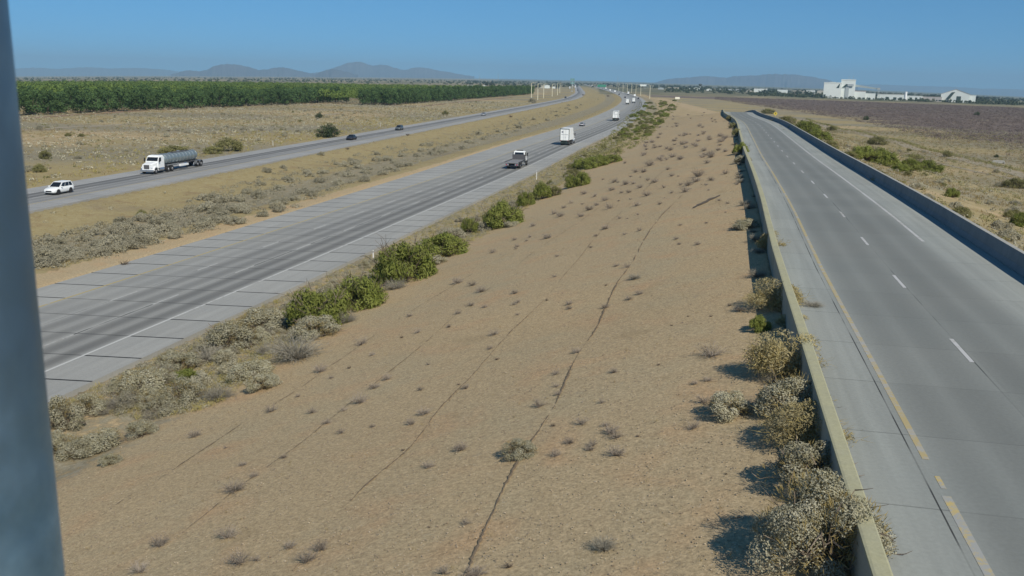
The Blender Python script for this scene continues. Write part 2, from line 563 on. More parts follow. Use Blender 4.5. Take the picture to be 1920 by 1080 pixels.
# ------------------------------------------------------------------ strips
def strip(name, line, o0, o1, zfun, mat, parent=None, skirt=0.0, a0=None, a1=None, sub=1):
    """ribbon beside a line between offsets o0 and o1 with u across, v along (metres)"""
    P0, P1 = line.off(o0), line.off(o1)
    sel = np.ones(len(P0), bool)
    if a0 is not None: sel &= line.cum >= a0
    if a1 is not None: sel &= line.cum <= a1
    P0, P1, v = P0[sel], P1[sel], line.cum[sel]
    z0, z1 = zfun(P0[:, 0], P0[:, 1]), zfun(P1[:, 0], P1[:, 1])
    n = len(P0)
    rows = [np.column_stack([P0, z0]), np.column_stack([P1, z1])]
    u0 = np.full(n, o0) if np.ndim(o0) == 0 else np.asarray(o0)[sel]
    u1 = np.full(n, o1) if np.ndim(o1) == 0 else np.asarray(o1)[sel]
    us = [u0, u1]
    if skirt:
        rows = [np.column_stack([P0, z0 - skirt])] + rows + [np.column_stack([P1, z1 - skirt])]
        us = [u0] + us + [u1]
    k = len(rows)
    verts = np.stack(rows, 1).reshape(-1, 3)
    uvv = np.stack([np.stack([u, v], 1) for u in us], 1).reshape(-1, 2)
    i = (np.arange(n - 1)[:, None] * k + np.arange(k - 1)[None]).ravel()
    faces = np.stack([i, i + 1, i + k + 1, i + k], 1)
    me = np_mesh(name, verts, faces)
    ul = me.uv_layers.new(name='UVMap')
    ul.data.foreach_set('uv', uvv[faces.ravel()].astype(np.float32).ravel())
    if me.polygons[0 if k == 2 else 1].normal.z < 0:
        me.flip_normals()
    me.materials.append(mat)
    return link(name, me, parent)

def dashes(name, line, off, wid, zfun, mat, parent, a0, a1, cycle, length, jit=0.0):
    V, Fc = [], []
    a = a0
    while a < a1:
        pts = []
        for q in np.linspace(a, a + length, 3):
            x, y = line.at(q); t = line.heading(x, y); nx, ny = t[1], -t[0]
            for s in (-wid / 2, wid / 2):
                px, py = x + nx * (off + s), y + ny * (off + s)
                pts.append((px, py, float(zfun(np.array([px]), np.array([py]))[0])))
        b = len(V); V += pts
        Fc += [(b, b + 1, b + 3, b + 2), (b + 2, b + 3, b + 5, b + 4)]
        a += cycle
    me = np_mesh(name, V, Fc)
    if me.polygons[0].normal.z < 0: me.flip_normals()
    me.materials.append(mat)
    return link(name, me, parent)

def road_mat(name, c_lo, c_hi, bands, joint=4.57, skew=0.0, jw=0.07, jdark=0.6, jband=None, longj=(), stain=0.25):
    b = NB(name)
    uv = b.sep(b.uv()); u, v = uv[0], uv[1]
    P = b.pos()
    long_ = b.comb(b.m_('MULTIPLY', u, 1.0), b.m_('MULTIPLY', v, 0.03), 0.0)
    n1 = b.noise(long_, 1.6, 5, 0.6); n2 = b.noise(P, 0.12, 4); n3 = b.noise(P, 8.0, 3, 0.7)
    col = b.mix(b.rng(n2, 0.3, 0.7), c_lo, c_hi)
    slab = b.n('ShaderNodeTexWhiteNoise', noise_dimensions='2D')
    b.put(slab.inputs['Vector'], b.comb(b.m_('FLOOR', b.m_('MULTIPLY', u, 1 / 3.66)), b.m_('FLOOR', b.m_('MULTIPLY', b.m_('MULTIPLY_ADD', u, skew, v), 1 / joint)), 0.0))
    k = b.rng(slab.outputs['Value'], 0, 1, 0.955, 1.04)
    dark = b.m_('MULTIPLY', b.rng(n3, 0.3, 0.7, 0.93, 1.07), k)
    for c, hw, amt in bands:
        g = b.rng(b.m_('ABSOLUTE', b.m_('SUBTRACT', u, c)), 0.0, hw, 1.0, 0.0)
        g = b.m_('MULTIPLY', b.m_('MULTIPLY', g, b.m_('SUBTRACT', 2.0, g)), b.rng(n1, 0.3, 0.7, 0.75, 1.2))
        dark = b.m_('MULTIPLY', dark, b.m_('SUBTRACT', 1.0, b.m_('MULTIPLY', g, amt)))
    dark = b.m_('MULTIPLY', dark, b.rng(n1, 0.25, 0.75, 1 - stain * 0.5, 1 + stain * 0.35))
    fr = b.m_('FRACT', b.m_('MULTIPLY', b.m_('MULTIPLY_ADD', u, skew, v), 1 / joint))
    nz = b.sep(b.n('ShaderNodeNewGeometry').outputs['Normal'])[2]
    j = b.m_('MULTIPLY', b.m_('LESS_THAN', fr, jw / joint), b.m_('GREATER_THAN', nz, 0.5))
    amt = jdark
    if jband:      # darker joint filler on the shoulders than in the worn lanes
        lanes = b.m_('MULTIPLY', b.m_('GREATER_THAN', u, jband[0]), b.m_('LESS_THAN', u, jband[1]))
        amt = b.m_('MULTIPLY_ADD', lanes, jband[2] - jdark, jdark)
    dark = b.m_('MULTIPLY', dark, b.m_('SUBTRACT', 1.0, b.m_('MULTIPLY', j, amt)))
    for c, wd, am in longj:
        jj = b.m_('LESS_THAN', b.m_('ABSOLUTE', b.m_('SUBTRACT', u, c)), wd)
        pt = b.rng(b.noise(b.comb(c, b.m_('MULTIPLY', v, 0.25), 3.0), 1.0, 2), 0.42, 0.55, 0.2, 1.0)
        dark = b.m_('MULTIPLY', dark, b.m_('SUBTRACT', 1.0, b.m_('MULTIPLY', b.m_('MULTIPLY', jj, pt), am)))
    col = b.mix(1.0, col, b.comb(dark, dark, dark), 'MULTIPLY')
    return b.finish(col, 0.82, normal=b.bump(n3, 0.12, 0.01), spec=0.3)

def paint_mat(name, col, wear=0.5, base_c=(0.33, 0.32, 0.29), wscale=2.2):
    b = NB(name)
    P = b.pos()
    n = b.noise(P, wscale, 5, 0.75)
    n2 = b.noise(P, 0.18, 3)
    f = b.rng(b.m_('ADD', n, b.rng(n2, 0.3, 0.7, -0.12, 0.12)), wear - 0.08, wear + 0.08)
    c = b.mix(f, col, base_c)
    return b.finish(c, 0.75, spec=0.3)

zroad = lambda X, Y: base(X, Y) + 0.06
LANE = 3.66
u1 = -3.7                                    # right white line, measured from the right edge
tr = []
for k, amt in ((0, 0.42), (1, 0.30), (2, 0.14)):
    c = u1 - LANE * (k + 0.5)
    for s, hw in ((-0.95, 0.75), (0.95, 0.75)):
        tr.append((c + s, hw, amt))
    tr.append((c, 2.0, amt * 0.45))
concrete_hwy = road_mat('highway_concrete', (0.305, 0.305, 0.278), (0.335, 0.332, 0.298), tr, skew=-0.115, jw=0.17, jdark=0.95, jband=(u1 - 3 * LANE, u1, 0.45),
                        longj=((u1 - LANE, 0.06, 0.75), (u1 - 2 * LANE, 0.045, 0.3)))
hw_road = tag(strip('highway', HR, -HRWv, 0.0, zroad, concrete_hwy, skirt=0.35), kind='structure')
zl = lambda k: (lambda X, Y: base(X, Y) + 0.06 + k)
yel = paint_mat('yellow_paint_worn', (0.42, 0.33, 0.13), 0.62)
whi = paint_mat('white_paint_worn', (0.50, 0.50, 0.46), 0.60)
A90 = HR.near([0], [60])[1][0]
strip('edge_line', HR, u1 - 0.09, u1 + 0.09, zl(0.006), whi, hw_road, a1=A90 + 900)
strip('yellow_line', HR, u1 - 3 * LANE - 0.09, u1 - 3 * LANE + 0.09, zl(0.006), yel, hw_road, a1=A90 + 900)
for k in (1, 2):
    dashes('lane_dashes', HR, u1 - k * LANE + 0.02, 0.10, zl(0.010), whi, hw_road, A90 - 60, A90 + 520, 12.19, 3.4)
# left carriageway
tl = []
for k, amt in ((0, 0.22), (1, 0.46)):
    c = -3.9 - LANE * (k + 0.5)
    for s in (-0.95, 0.95):
        tl.append((c + s, 0.85, amt))
    tl.append((c, 2.2, amt * 0.6))
concrete_l = road_mat('far_highway_concrete', (0.30, 0.30, 0.28), (0.33, 0.325, 0.30), tl, skew=0.115, jw=0.10, jdark=0.5, jband=(-11.3, -3.9, 0.15))
lc_road = tag(strip('opposite_highway', LC, -15.0, 0.0, zroad, concrete_l, skirt=0.35), kind='structure')
A9l = LC.near([-40], [100])[1][0]
strip('yellow_line', LC, -3.95, -3.77, zl(0.006), yel, lc_road, a1=A9l + 900)
strip('edge_line', LC, -11.35, -11.17, zl(0.006), whi, lc_road, a1=A9l + 900)
dashes('lane_dashes', LC, -3.9 - LANE, 0.13, zl(0.010), whi, lc_road, A9l - 40, A9l + 500, 12.19, 3.4)

# gravel shoulder lip beside the highway
# ------------------------------------------------------------------ ramp
def zramp(k=0.0):
    def f(X, Y):
        _, a = RY.near(X, Y)
        return ramp_zy(np.interp(a, RY.cum, RY.p[:, 1])) + k
    return f
tr = []
tr.append((3.5, 4.2, 0.20))
for c0, amt in ((1.75, 0.13), (5.2, 0.15)):
    for s in (-0.9, 0.9):
        tr.append((c0 + s, 0.8, amt))
    tr.append((c0, 2.1, 0.16))
ramp_conc = road_mat('ramp_concrete', (0.272, 0.290, 0.264), (0.30, 0.312, 0.28), tr, jw=0.05, jdark=0.35, jband=(0.0, 6.95, 0.18),
                     longj=((-0.16, 0.02, 0.8), (3.52, 0.025, 0.6)), stain=0.35)
AR = RY.near([12], [29])[1][0]
ramp = tag(strip('ramp_road', RY, WALL_OFF, RIGHT_OFF, zramp(), ramp_conc, skirt=0.3, a1=RY.cum[np.searchsorted(RY.p[:, 1], 455)]), kind='structure')
ryel = paint_mat('ramp_yellow_paint', (0.39, 0.32, 0.16), 0.54, (0.34, 0.335, 0.30))
rwhi = paint_mat('ramp_white_paint', (0.46, 0.46, 0.44), 0.58, (0.34, 0.335, 0.30))
# the yellow line is worn off in a stretch near the camera
AY = lambda u, v: RY.near(*[[c] for c in hit([(u, v)], lambda X, Y: ramp_zy(Y))[0][:2]])[1][0]
for q0, q1 in ((0, AY(1790, 1000) - 0), (AY(1774, 955), AY(1771, 951)), (AY(1712, 850), AR + 700)):
    pass
strip('yellow_line', RY, 0.03, 0.20, zramp(0.006), ryel, ramp, a0=AY(1718, 862), a1=AR + 400)
ryel2 = paint_mat('ramp_yellow_paint_flaking', (0.46, 0.36, 0.14), 0.50, (0.315, 0.32, 0.295), 3.0)
dashes('yellow_line', RY, 0.12, 0.2, zramp(0.006), ryel2, ramp, AY(1840, 1100) - 12, AY(1770, 948) - 1.0, 2.0, 2.0)
dashes('yellow_line', RY, 0.16, 0.12, zramp(0.006), ryel2, ramp, AY(1756, 915), AY(1752, 912) + 0.3, 9, 0.7)
strip('edge_line', RY, 6.85, 7.03, zramp(0.006), rwhi, ramp, a0=AY(1880, 577) + 7.4, a1=AR + 400)
aD = AY(1826, 674)
dashes('lane_dashes', RY, 3.44, 0.15, zramp(0.008), rwhi, ramp, aD - 24.38, AR + 330, 12.0, 3.0)

# ------------------------------------------------------------------ parapets
def sweep(name, line, prof, zfun, mats, parent=None, a0=-1e9, a1=1e9, fmat=None):
    """outline [(offset, height)] swept along a line"""
    sel = (line.cum >= a0) & (line.cum <= a1)
    idx = np.where(sel)[0]
    k = len(prof)
    V = []
    zz = None
    for o, h in prof:
        P = line.off(o)[idx]
        V.append(np.column_stack([P, zfun(idx) + h]))
    V = np.stack(V, 1).reshape(-1, 3)
    n = len(idx)
    i = (np.arange(n - 1)[:, None] * k + np.arange(k)[None]).ravel()
    j = (np.arange(n - 1)[:, None] * k + ((np.arange(k) + 1) % k)[None]).ravel()
    faces = np.stack([i, j, j + k, i + k], 1)
    me = np_mesh(name, V, faces)
    bm = bmesh.new(); bm.from_mesh(me); bm.verts.ensure_lookup_table()
    bm.faces.new([bm.verts[q] for q in range(k)]); bm.faces.new([bm.verts[(n - 1) * k + q] for q in range(k)])
    bmesh.ops.recalc_face_normals(bm, faces=bm.faces[:]); bm.to_mesh(me); bm.free()
    for m in mats: me.materials.append(m)
    return link(name, me, parent)

def wallmat(name, c1, c2, c3):
    b = NB(name)
    P = b.pos()
    s = b.scale_vec(P, (1, 1, 0.25))
    c = b.mix(b.rng(b.noise(s, 1.3, 5, 0.6), 0.35, 0.65), c1, c2)
    c = b.mix(b.rng(b.noise(P, 0.35, 5, 0.65), 0.52, 0.75), c, c3)
    f = b.rng(b.noise(P, 12, 3, 0.7), 0.3, 0.7, 0.9, 1.1)
    return b.finish(b.mix(1.0, c, b.comb(f, f, f), 'MULTIPLY'), 0.9, normal=b.bump(b.noise(P, 10, 4), 0.2, 0.02), spec=0.2)
wm = wallmat('weathered_wall_concrete', (0.30, 0.30, 0.25), (0.35, 0.345, 0.27), (0.25, 0.25, 0.19))
cap = wallmat('yellowed_wall_top', (0.37, 0.355, 0.215), (0.345, 0.335, 0.22), (0.28, 0.275, 0.19))
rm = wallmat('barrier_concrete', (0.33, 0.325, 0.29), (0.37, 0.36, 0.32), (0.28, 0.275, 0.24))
rmd = wallmat('shade_painted_barrier_face', (0.19, 0.20, 0.198), (0.225, 0.235, 0.23), (0.145, 0.155, 0.155))  # darker copy of the barrier concrete, shade of the road face put into its colour
zR = lambda idx: RZ[idx]
A_END = RY.cum[np.searchsorted(RY.p[:, 1], 405)]
pw = empty('parapet_wall', (0, 0, 0), 0, 'low concrete parapet wall with yellowed top along the left side of the ramp', 'wall')
lw = sweep('wall_face', RY, [(WALL_OFF, 0.797), (WALL_OFF, -0.6), (WALL_OFF - WALL_T, -0.6), (WALL_OFF - WALL_T, -3.0), (WALL_OFF - WALL_T - 0.02, -3.0), (WALL_OFF - WALL_T - 0.02, 0.797)], zR, [wm], pw, a1=A_END)
sweep('wall_top', RY, [(WALL_OFF + 0.015, 0.80), (WALL_OFF - WALL_T - 0.03, 0.80), (WALL_OFF - WALL_T - 0.03, 0.86), (WALL_OFF - WALL_T + 0.02, 0.872), (WALL_OFF - 0.02, 0.872), (WALL_OFF + 0.015, 0.85)], zR, [cap], pw, a1=A_END)
A_END = RY.cum[np.searchsorted(RY.p[:, 1], 445)]
bw = empty('concrete_barrier', (0, 0, 0), 0, 'grey concrete traffic barrier along the right side of the ramp, its road face in shade', 'barrier')
RO = RIGHT_OFF
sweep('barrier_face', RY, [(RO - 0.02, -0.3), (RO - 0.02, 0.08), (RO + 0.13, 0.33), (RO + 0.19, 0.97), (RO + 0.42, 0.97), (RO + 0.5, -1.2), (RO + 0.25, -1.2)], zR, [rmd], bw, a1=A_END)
sweep('barrier_top', RY, [(RO + 0.18, 0.973), (RO + 0.18, 1.0), (RO + 0.43, 1.0), (RO + 0.43, 0.973)], zR, [rm], bw, a1=A_END)

# ------------------------------------------------------------------ camera pole
pb = hit([(66, 540)], lambda X, Y: np.full_like(np.asarray(X, float), -50))  # direction only
dirp = rays([(66, 540)])[0]
kk = 2.0 / dirp[1]
R_P = 0.19
px, py = dirp[0] * kk, 2.0
nl = math.hypot(px, py)
# the tangent of the pole passes through (66,540): step left by the radius
tx, ty = py / nl, -px / nl
cx_, cy_ = px - tx * R_P, py - ty * R_P
gz = float(ground([cx_], [cy_])[0])
b = NB('galvanised_steel')
P = b.obj()
c = b.mix(b.rng(b.noise(P, 5.0, 4, 0.6), 0.3, 0.7), (0.14, 0.255, 0.345), (0.28, 0.42, 0.52))
c = b.mix(b.rng(b.noise(b.scale_vec(P, (1, 1, 0.4)), 2.2, 4), 0.46, 0.66), c, (0.15, 0.23, 0.30))
galv = b.finish(c, b.rng(b.noise(P, 9.0, 3), 0.3, 0.7, 0.42, 0.6), 0.9, spec=0.5)
pole = empty('camera_pole', (cx_, cy_, gz), 0, 'blue grey galvanised steel pole close to the camera along the left edge', 'pole')
MB().tube([(0, 0, 0.05), (0, 0, 6), (0, 0, 11.2), (0, 0, 13.5)], [R_P * 1.10, R_P * 1.06, R_P, R_P * 0.98], 48).build('shaft', galv, pole, True)
bp = MB(); bp.box(-0.33, 0.33, -0.33, 0.33, 0.0, 0.05, 0.01); bp.build('base_plate', galv, pole)
ft = MB(); ft.cyl((0, 0, -0.8), (0, 0, -0.002), 0.5, 0.5, 24); ft.build('footing', rm, pole)
# ------------------------------------------------------------------ plant meshes
def rdirs(n, rg, up=0.0):
    v = rg.normal(size=(n, 3)); v[:, 2] += up
    return v / np.linalg.norm(v, axis=1)[:, None]

def leaf_mesh(name, C, size, asp, rg, axis=None, spread=1.0, nrm=None, rough=0.6):
    """one small rhombus per leaf; axis gives the preferred long direction"""
    n = len(C)
    t1 = rdirs(n, rg) * spread
    if axis is not None: t1 = t1 + axis
    t1 /= np.linalg.norm(t1, axis=1)[:, None]
    q = rdirs(n, rg)
    if nrm is not None:            # leaves lie roughly along the surface of their clump
        q = nrm + rough * q
        t1 = t1 - q * ((t1 * q).sum(1) / np.maximum((q * q).sum(1), 1e-6))[:, None]
        t1 /= np.maximum(np.linalg.norm(t1, axis=1), 1e-6)[:, None]
    t2 = np.cross(t1, q); t2 /= np.maximum(np.linalg.norm(t2, axis=1), 1e-6)[:, None]
    L = (np.asarray(size) * np.ones(n))[:, None]; W = L * asp
    V = np.stack([C - t1 * L, C + t2 * W, C + t1 * L, C - t2 * W], 1).reshape(-1, 3)
    Fc = np.arange(n * 4).reshape(-1, 4)
    return np_mesh(name, V, Fc)

def dome_points(n, rg, rx=0.5, ry=0.5, h=0.8, lumps=16, lr=0.2, shell=0.6):
    """clumps of leaves over a dome standing on z = 0 (unit width)"""
    a = rg.uniform(0, 2 * math.pi, lumps); e = np.arcsin(rg.uniform(0.05, 1.0, lumps))
    k = rg.uniform(0.72, 1.0, lumps)
    lc = np.stack([np.cos(a) * np.cos(e) * rx * k, np.sin(a) * np.cos(e) * ry * k, np.sin(e) * h * k * 0.86 + 0.06 * h], 1)
    lc = lc * np.array([0.84, 0.84, 0.86])
    i = rg.integers(0, lumps, n)
    d = rdirs(n, rg, 0.35)
    r = lr * rg.uniform(shell, 1.0, n) ** 0.7 * (0.75 + 0.5 * rg.random(lumps)[i])
    P = lc[i] + d * r[:, None]
    P[:, 2] = np.maximum(P[:, 2], 0.015)
    return P, d

def twig_mesh(name, n, rg, h=1.0, spread=0.55, w=0.010, forks=3, droop=0.15, up=0.6):
    """bare stems fanning from the root as narrow ribbons"""
    V, Fc = [], []
    def ribbon(p, d, length, wid, seg):
        pts = [p]
        for k in range(seg):
            d = d + rg.normal(0, 0.16, 3) + np.array([0, 0, -droop * k / seg])
            d = d / np.linalg.norm(d)
            p = p + d * length / seg
            pts.append(p)
        side = np.cross(d, rg.normal(size=3)); side /= np.linalg.norm(side)
        b = len(V)
        for k, q in enumerate(pts):
            ww = wid * (1 - 0.75 * k / seg)
            V.append(q - side * ww); V.append(q + side * ww)
        for k in range(seg):
            Fc.append((b + 2 * k, b + 2 * k + 1, b + 2 * k + 3, b + 2 * k + 2))
        return pts, d
    for _ in range(n):
        a = rg.uniform(0, 6.283)
        s = spread * rg.uniform(0.25, 1.0)
        d = np.array([math.cos(a) * s, math.sin(a) * s, up * rg.uniform(0.6, 1.1)])
        d /= np.linalg.norm(d)
        p = np.array([math.cos(a), math.sin(a), 0]) * rg.uniform(0, 0.10)
        pts, dd = ribbon(p, d, h * rg.uniform(0.55, 1.0), w, 4)
        for _ in range(forks):
            k = rg.integers(1, 5)
            ribbon(pts[k], dd + rg.normal(0, 0.55, 3), h * rg.uniform(0.12, 0.32), w * 0.6, 2)
    return np_mesh(name, V, np.array(Fc))

def with_mat(me, m):
    me.materials.append(m); return me

M_SILVER = leafmat('silver_leaves', (0.35, 0.33, 0.22), (0.44, 0.42, 0.31), (0.27, 0.24, 0.13), 0.15, 1.6)
M_STRAW = leafmat('straw_flower_stalks', (0.33, 0.25, 0.09), (0.28, 0.22, 0.09), (0.38, 0.31, 0.15), 0.2, 2.0)
M_GREEN = leafmat('broom_green', (0.215, 0.25, 0.058), (0.28, 0.30, 0.088), (0.16, 0.19, 0.046), 0.34, 1.2)
M_OLIVE = leafmat('olive_leaves', (0.22, 0.215, 0.085), (0.285, 0.27, 0.12), (0.165, 0.155, 0.066), 0.25, 1.0)
M_GREY = leafmat('grey_scrub_leaves', (0.36, 0.335, 0.235), (0.42, 0.39, 0.285), (0.28, 0.255, 0.165), 0.25, 0.35)
M_TWIG = leafmat('dry_twigs', (0.26, 0.222, 0.18), (0.335, 0.29, 0.235), (0.185, 0.158, 0.125), 0.1, 1.0)
M_DKTWIG = leafmat('dark_twigs', (0.13, 0.105, 0.08), (0.18, 0.145, 0.11), None, 0.05, 1.0)
M_MESQ = leafmat('mesquite_leaves', (0.075, 0.105, 0.050), (0.105, 0.135, 0.07), (0.06, 0.08, 0.04), 0.25, 0.5)
M_BARK = simple('bark', (0.10, 0.075, 0.05), 0.95, var=0.3, scale=6)
M_DRYGR = leafmat('dry_grass', (0.33, 0.26, 0.11), (0.28, 0.205, 0.09), (0.37, 0.31, 0.17), 0.2, 0.7)
M_YELGR = leafmat('yellow_grass', (0.46, 0.40, 0.15), (0.38, 0.31, 0.13), (0.34, 0.32, 0.12), 0.3, 0.9)

rg = np.random.default_rng(3)
# unit plants: width about 1, standing on z = 0
def silver_variant(i, n, size):
    g = np.random.default_rng(100 + i)
    P, d = dome_points(n, g, 0.5, 0.5, 0.72, 22, 0.16, 0.55)
    me = with_mat(leaf_mesh('silver_foliage', P, size * g.uniform(0.7, 1.3, n), 0.55, g, nrm=d, rough=0.75), M_SILVER)
    k = max(60, n // 9)
    Q, dq = dome_points(k, g, 0.46, 0.46, 0.68, 22, 0.17, 0.9)
    Q = Q + dq * 0.02
    st = with_mat(leaf_mesh('flower_stalks', Q, 0.042 * g.uniform(0.6, 1.3, k), 0.07, g, dq + np.array([0, 0, 0.5]), 0.6), M_STRAW)
    tw = with_mat(twig_mesh('woody_stems', 46, g, 0.62, 0.9, 0.012, 2), M_DKTWIG)
    return me, st, tw
SILVER = [silver_variant(i, 9500, 0.0165) for i in range(3)]
BIGSILVER = silver_variant(9, 26000, 0.0095)

def green_variant(i, n, size, mat, h=0.8):
    g = np.random.default_rng(200 + i)
    P, d = dome_points(n, g, 0.5, 0.5, h, 34, 0.145, 0.3)
    ax = d * 0.5 + np.array([0, 0, 1.0])
    me = with_mat(leaf_mesh('green_foliage', P, size * g.uniform(0.6, 1.4, n), 0.30, g, ax, 0.9, nrm=d, rough=0.7), mat)
    tw = with_mat(twig_mesh('woody_stems', 40, g, 0.7, 0.7, 0.010, 2), M_DKTWIG)
    return me, tw
GREEN = [green_variant(i, 8000, 0.029, M_GREEN, 0.62) for i in range(3)]
OLIVE = [green_variant(10 + i, 4200, 0.032, M_OLIVE, 0.65) for i in range(2)]

def grey_variant(i, n, size):
    g = np.random.default_rng(300 + i)
    P, d = dome_points(n, g, 0.5, 0.5, 0.58, 13, 0.19, 0.45)
    return with_mat(leaf_mesh('grey_scrub', P, size * g.uniform(0.6, 1.4, n), 0.45, g, nrm=d, rough=0.7), M_GREY)
GREY = [grey_variant(i, 3000, 0.028) for i in range(4)]
DRY = [with_mat(twig_mesh('dry_shrub', 62 + 14 * i, np.random.default_rng(400 + i), 0.62, 0.85, 0.0115, 5), M_TWIG) for i in range(4)]
SPIKY = [with_mat(twig_mesh('spiky_scrub', 300, np.random.default_rng(430 + i), 0.62, 0.85, 0.006, 4), leafmat('pale_twigs', (0.26, 0.24, 0.19), (0.32, 0.30, 0.24), (0.2, 0.18, 0.14), 0.1, 1.0)) for i in range(2)]
TUFT = [with_mat(twig_mesh('dead_tuft', 60, np.random.default_rng(440 + i), 0.6, 0.8, 0.02, 2), M_DKTWIG) for i in range(2)]
def yellow_variant(i):
    g = np.random.default_rng(460 + i)
    a = twig_mesh('yellow_stems', 120, g, 0.60, 0.95, 0.005, 4)
    P, d = dome_points(9500, g, 0.5, 0.5, 0.70, 24, 0.17, 0.35)
    me = with_mat(leaf_mesh('yellowing_foliage', P, 0.020 * g.uniform(0.5, 1.6, 9500), 0.22, g, d * 0.7, 0.9), M_YELLEAF)
    return me, with_mat(a, M_STRAW)
M_YELLEAF = leafmat('yellowing_leaves', (0.40, 0.325, 0.13), (0.34, 0.30, 0.175), (0.43, 0.38, 0.24), 0.2, 1.5)
YELLOW = [yellow_variant(i) for i in range(2)]

def zat(x, y):
    return float(ground([x], [y])[0])

def wide(p, px):
    return px / ppm(p)

NPL = [0]
def place(kind, p, wid, hf=1.0, label=None, cat='shrub', group=None, name=None, tilt=0.0):
    """one plant: kinds with several meshes become an Empty with parts"""
    NPL[0] += 1
    r = random.Random(NPL[0] * 7919)
    rz = r.uniform(0, 6.283)
    k = {'silver': 1.22, 'bigsilver': 1.2, 'green': 1.18, 'lowgreen': 1.18, 'olive': 1.18, 'lowolive': 1.18, 'grey': 1.15, 'yellow': 1.25}.get(kind, 1.0)
    sc = (wid * k, wid * k * r.uniform(0.85, 1.1), wid * k * hf * r.uniform(0.9, 1.1))
    parts = None
    if kind == 'silver': parts = zip(('foliage', 'flower_stalks', 'stems'), SILVER[r.randrange(3)])
    elif kind == 'bigsilver': parts = zip(('foliage', 'flower_stalks', 'stems'), BIGSILVER)
    elif kind == 'green': parts = zip(('foliage', 'stems'), GREEN[r.randrange(3)])
    elif kind == 'olive': parts = zip(('foliage', 'stems'), OLIVE[r.randrange(2)])
    elif kind == 'yellow': parts = zip(('foliage', 'stems'), YELLOW[r.randrange(2)])
    nm = name or {'silver': 'silver_shrub', 'bigsilver': 'silver_shrub', 'green': 'green_bush', 'olive': 'olive_bush', 'yellow': 'yellow_shrub',
                  'grey': 'grey_scrub', 'dry': 'dry_shrub', 'spiky': 'spiky_shrub', 'tuft': 'dead_tuft', 'lowgreen': 'green_bush', 'lowolive': 'olive_bush'}[kind]
    if parts is None:
        me = {'grey': GREY, 'dry': DRY, 'spiky': SPIKY, 'tuft': TUFT, 'lowgreen': [g[0] for g in GREEN], 'lowolive': [g[0] for g in OLIVE]}[kind]
        o = link(nm, me[r.randrange(len(me))])
    else:
        o = link(nm, None)
        for n_, me in parts:
            link(n_, me, o)
    o.location = (p[0], p[1], p[2] - 0.02)
    o.rotation_euler = (0, 0, rz)
    o.scale = sc
    return tag(o, label, cat, group)

# ---- dry twiggy shrubs on the bare slope, each where it stands in the photo: (u, v of base, width in px)
SLOPE = [(299,1022,32),(262,1072,34),(427,1007,40),(447,1056,40),(481,1050,20),(543,1026,26),(575,1052,38),(600,1030,30),(440,920,40),(476,893,18),(455,872,16),(532,858,15),(508,771,24),(365,818,26),(640,812,18),
(677,646,26),(768,593,12),(782,624,16),(753,633,9),(726,711,18),(702,727,20),(675,755,32),(872,728,16),(860,721,9),(932,674,10),(925,628,20),(858,588,14),(883,573,14),(842,613,11),(902,547,20),(886,535,18),(858,531,20),(923,474,16),(965,450,10),(969,463,10),(1025,447,18),(999,424,13),(1050,406,15),(1039,401,14),(1089,406,16),(1104,394,18),(1143,391,18),(1118,385,10),(1161,410,10),(1136,429,15),(1171,440,10),(1108,464,8),(1067,579,12),(1134,577,16),(1025,563,8),(1136,535,8),(1081,661,20),(1150,698,16),(1043,725,14),(1129,755,16),(1235,684,9),(1259,610,7),
(770,795,22),(795,776,26),(756,844,10),(1037,798,14),(1067,830,22),(1111,835,20),(1155,853,34),(874,982,22),(953,1063,22),(832,1074,28),(890,1079,40),(1196,818,10),(805,988,8),(645,770,16),(600,697,28),(655,690,10),
(1368,573,10),(1333,593,8),(1290,593,6),(1299,803,28),(1361,888,8),
(1151,342,16),(1173,346,14),(1206,323,14),(1192,323,14),(1218,311,20),(1276,299,12),(1252,318,11),(1242,294,8),(1240,302,8),(1257,282,12),(1285,277,10),(1305,275,14),(1329,258,9),(1355,265,12),(1333,295,16),(1326,306,14),(1346,282,12),(1333,338,14),(1360,326,15),(1324,347,8),(1309,331,24),(1304,341,20),(1290,348,18),(1285,360,20),(1276,347,10),(1259,362,10),(1213,367,18),(1237,383,10),(1194,386,16),(1165,362,10),(1146,357,13),(1134,376,14),(1114,369,14),(1095,364,14),(1071,381,12),(1057,390,10),(1172,306,8),(1187,345,12),(1200,352,14),(1228,342,14),(1260,330,12),(1245,352,12),(1215,338,10),(1179,361,11)]
pts = G([(u, v) for u, v, _ in SLOPE])
lab_special = {(427,1007):'grey twiggy shrub near the bottom edge left of centre, upper of a pair', (575,1052):'bare twiggy shrub near the bottom edge beside a furrow in the gravel',
               (677,646):'flat dry twiggy shrub on the slope below the large round green bushes', (925,628):'flattened dry shrub alone in the middle of the gravel slope', (299,1022):'dry twiggy shrub near the bottom left beside the steel pole',
               (1155,853):'rounded dry twiggy shrub right of the long furrow, widest of the row of three', (890,1079):'dark twiggy shrub cut by the bottom edge at the end of the long furrow', (440,920):'loose dry twiggy shrub on the lower left gravel slope beside a furrow'}
for (u, v, wpx), p in zip(SLOPE, pts):
    L = lab_special.get((u, v))
    kind = 'tuft' if wpx / ppm(p) < 0.28 else 'dry'
    place(kind, p, wide(p, wpx) * (1.12 if kind == 'dry' else 1.0), 1.0, L or 'small dry twiggy grey shrub on the bare gravel slope', 'shrub', 'dry shrubs dotted over the gravel slope', 'dry_shrub')
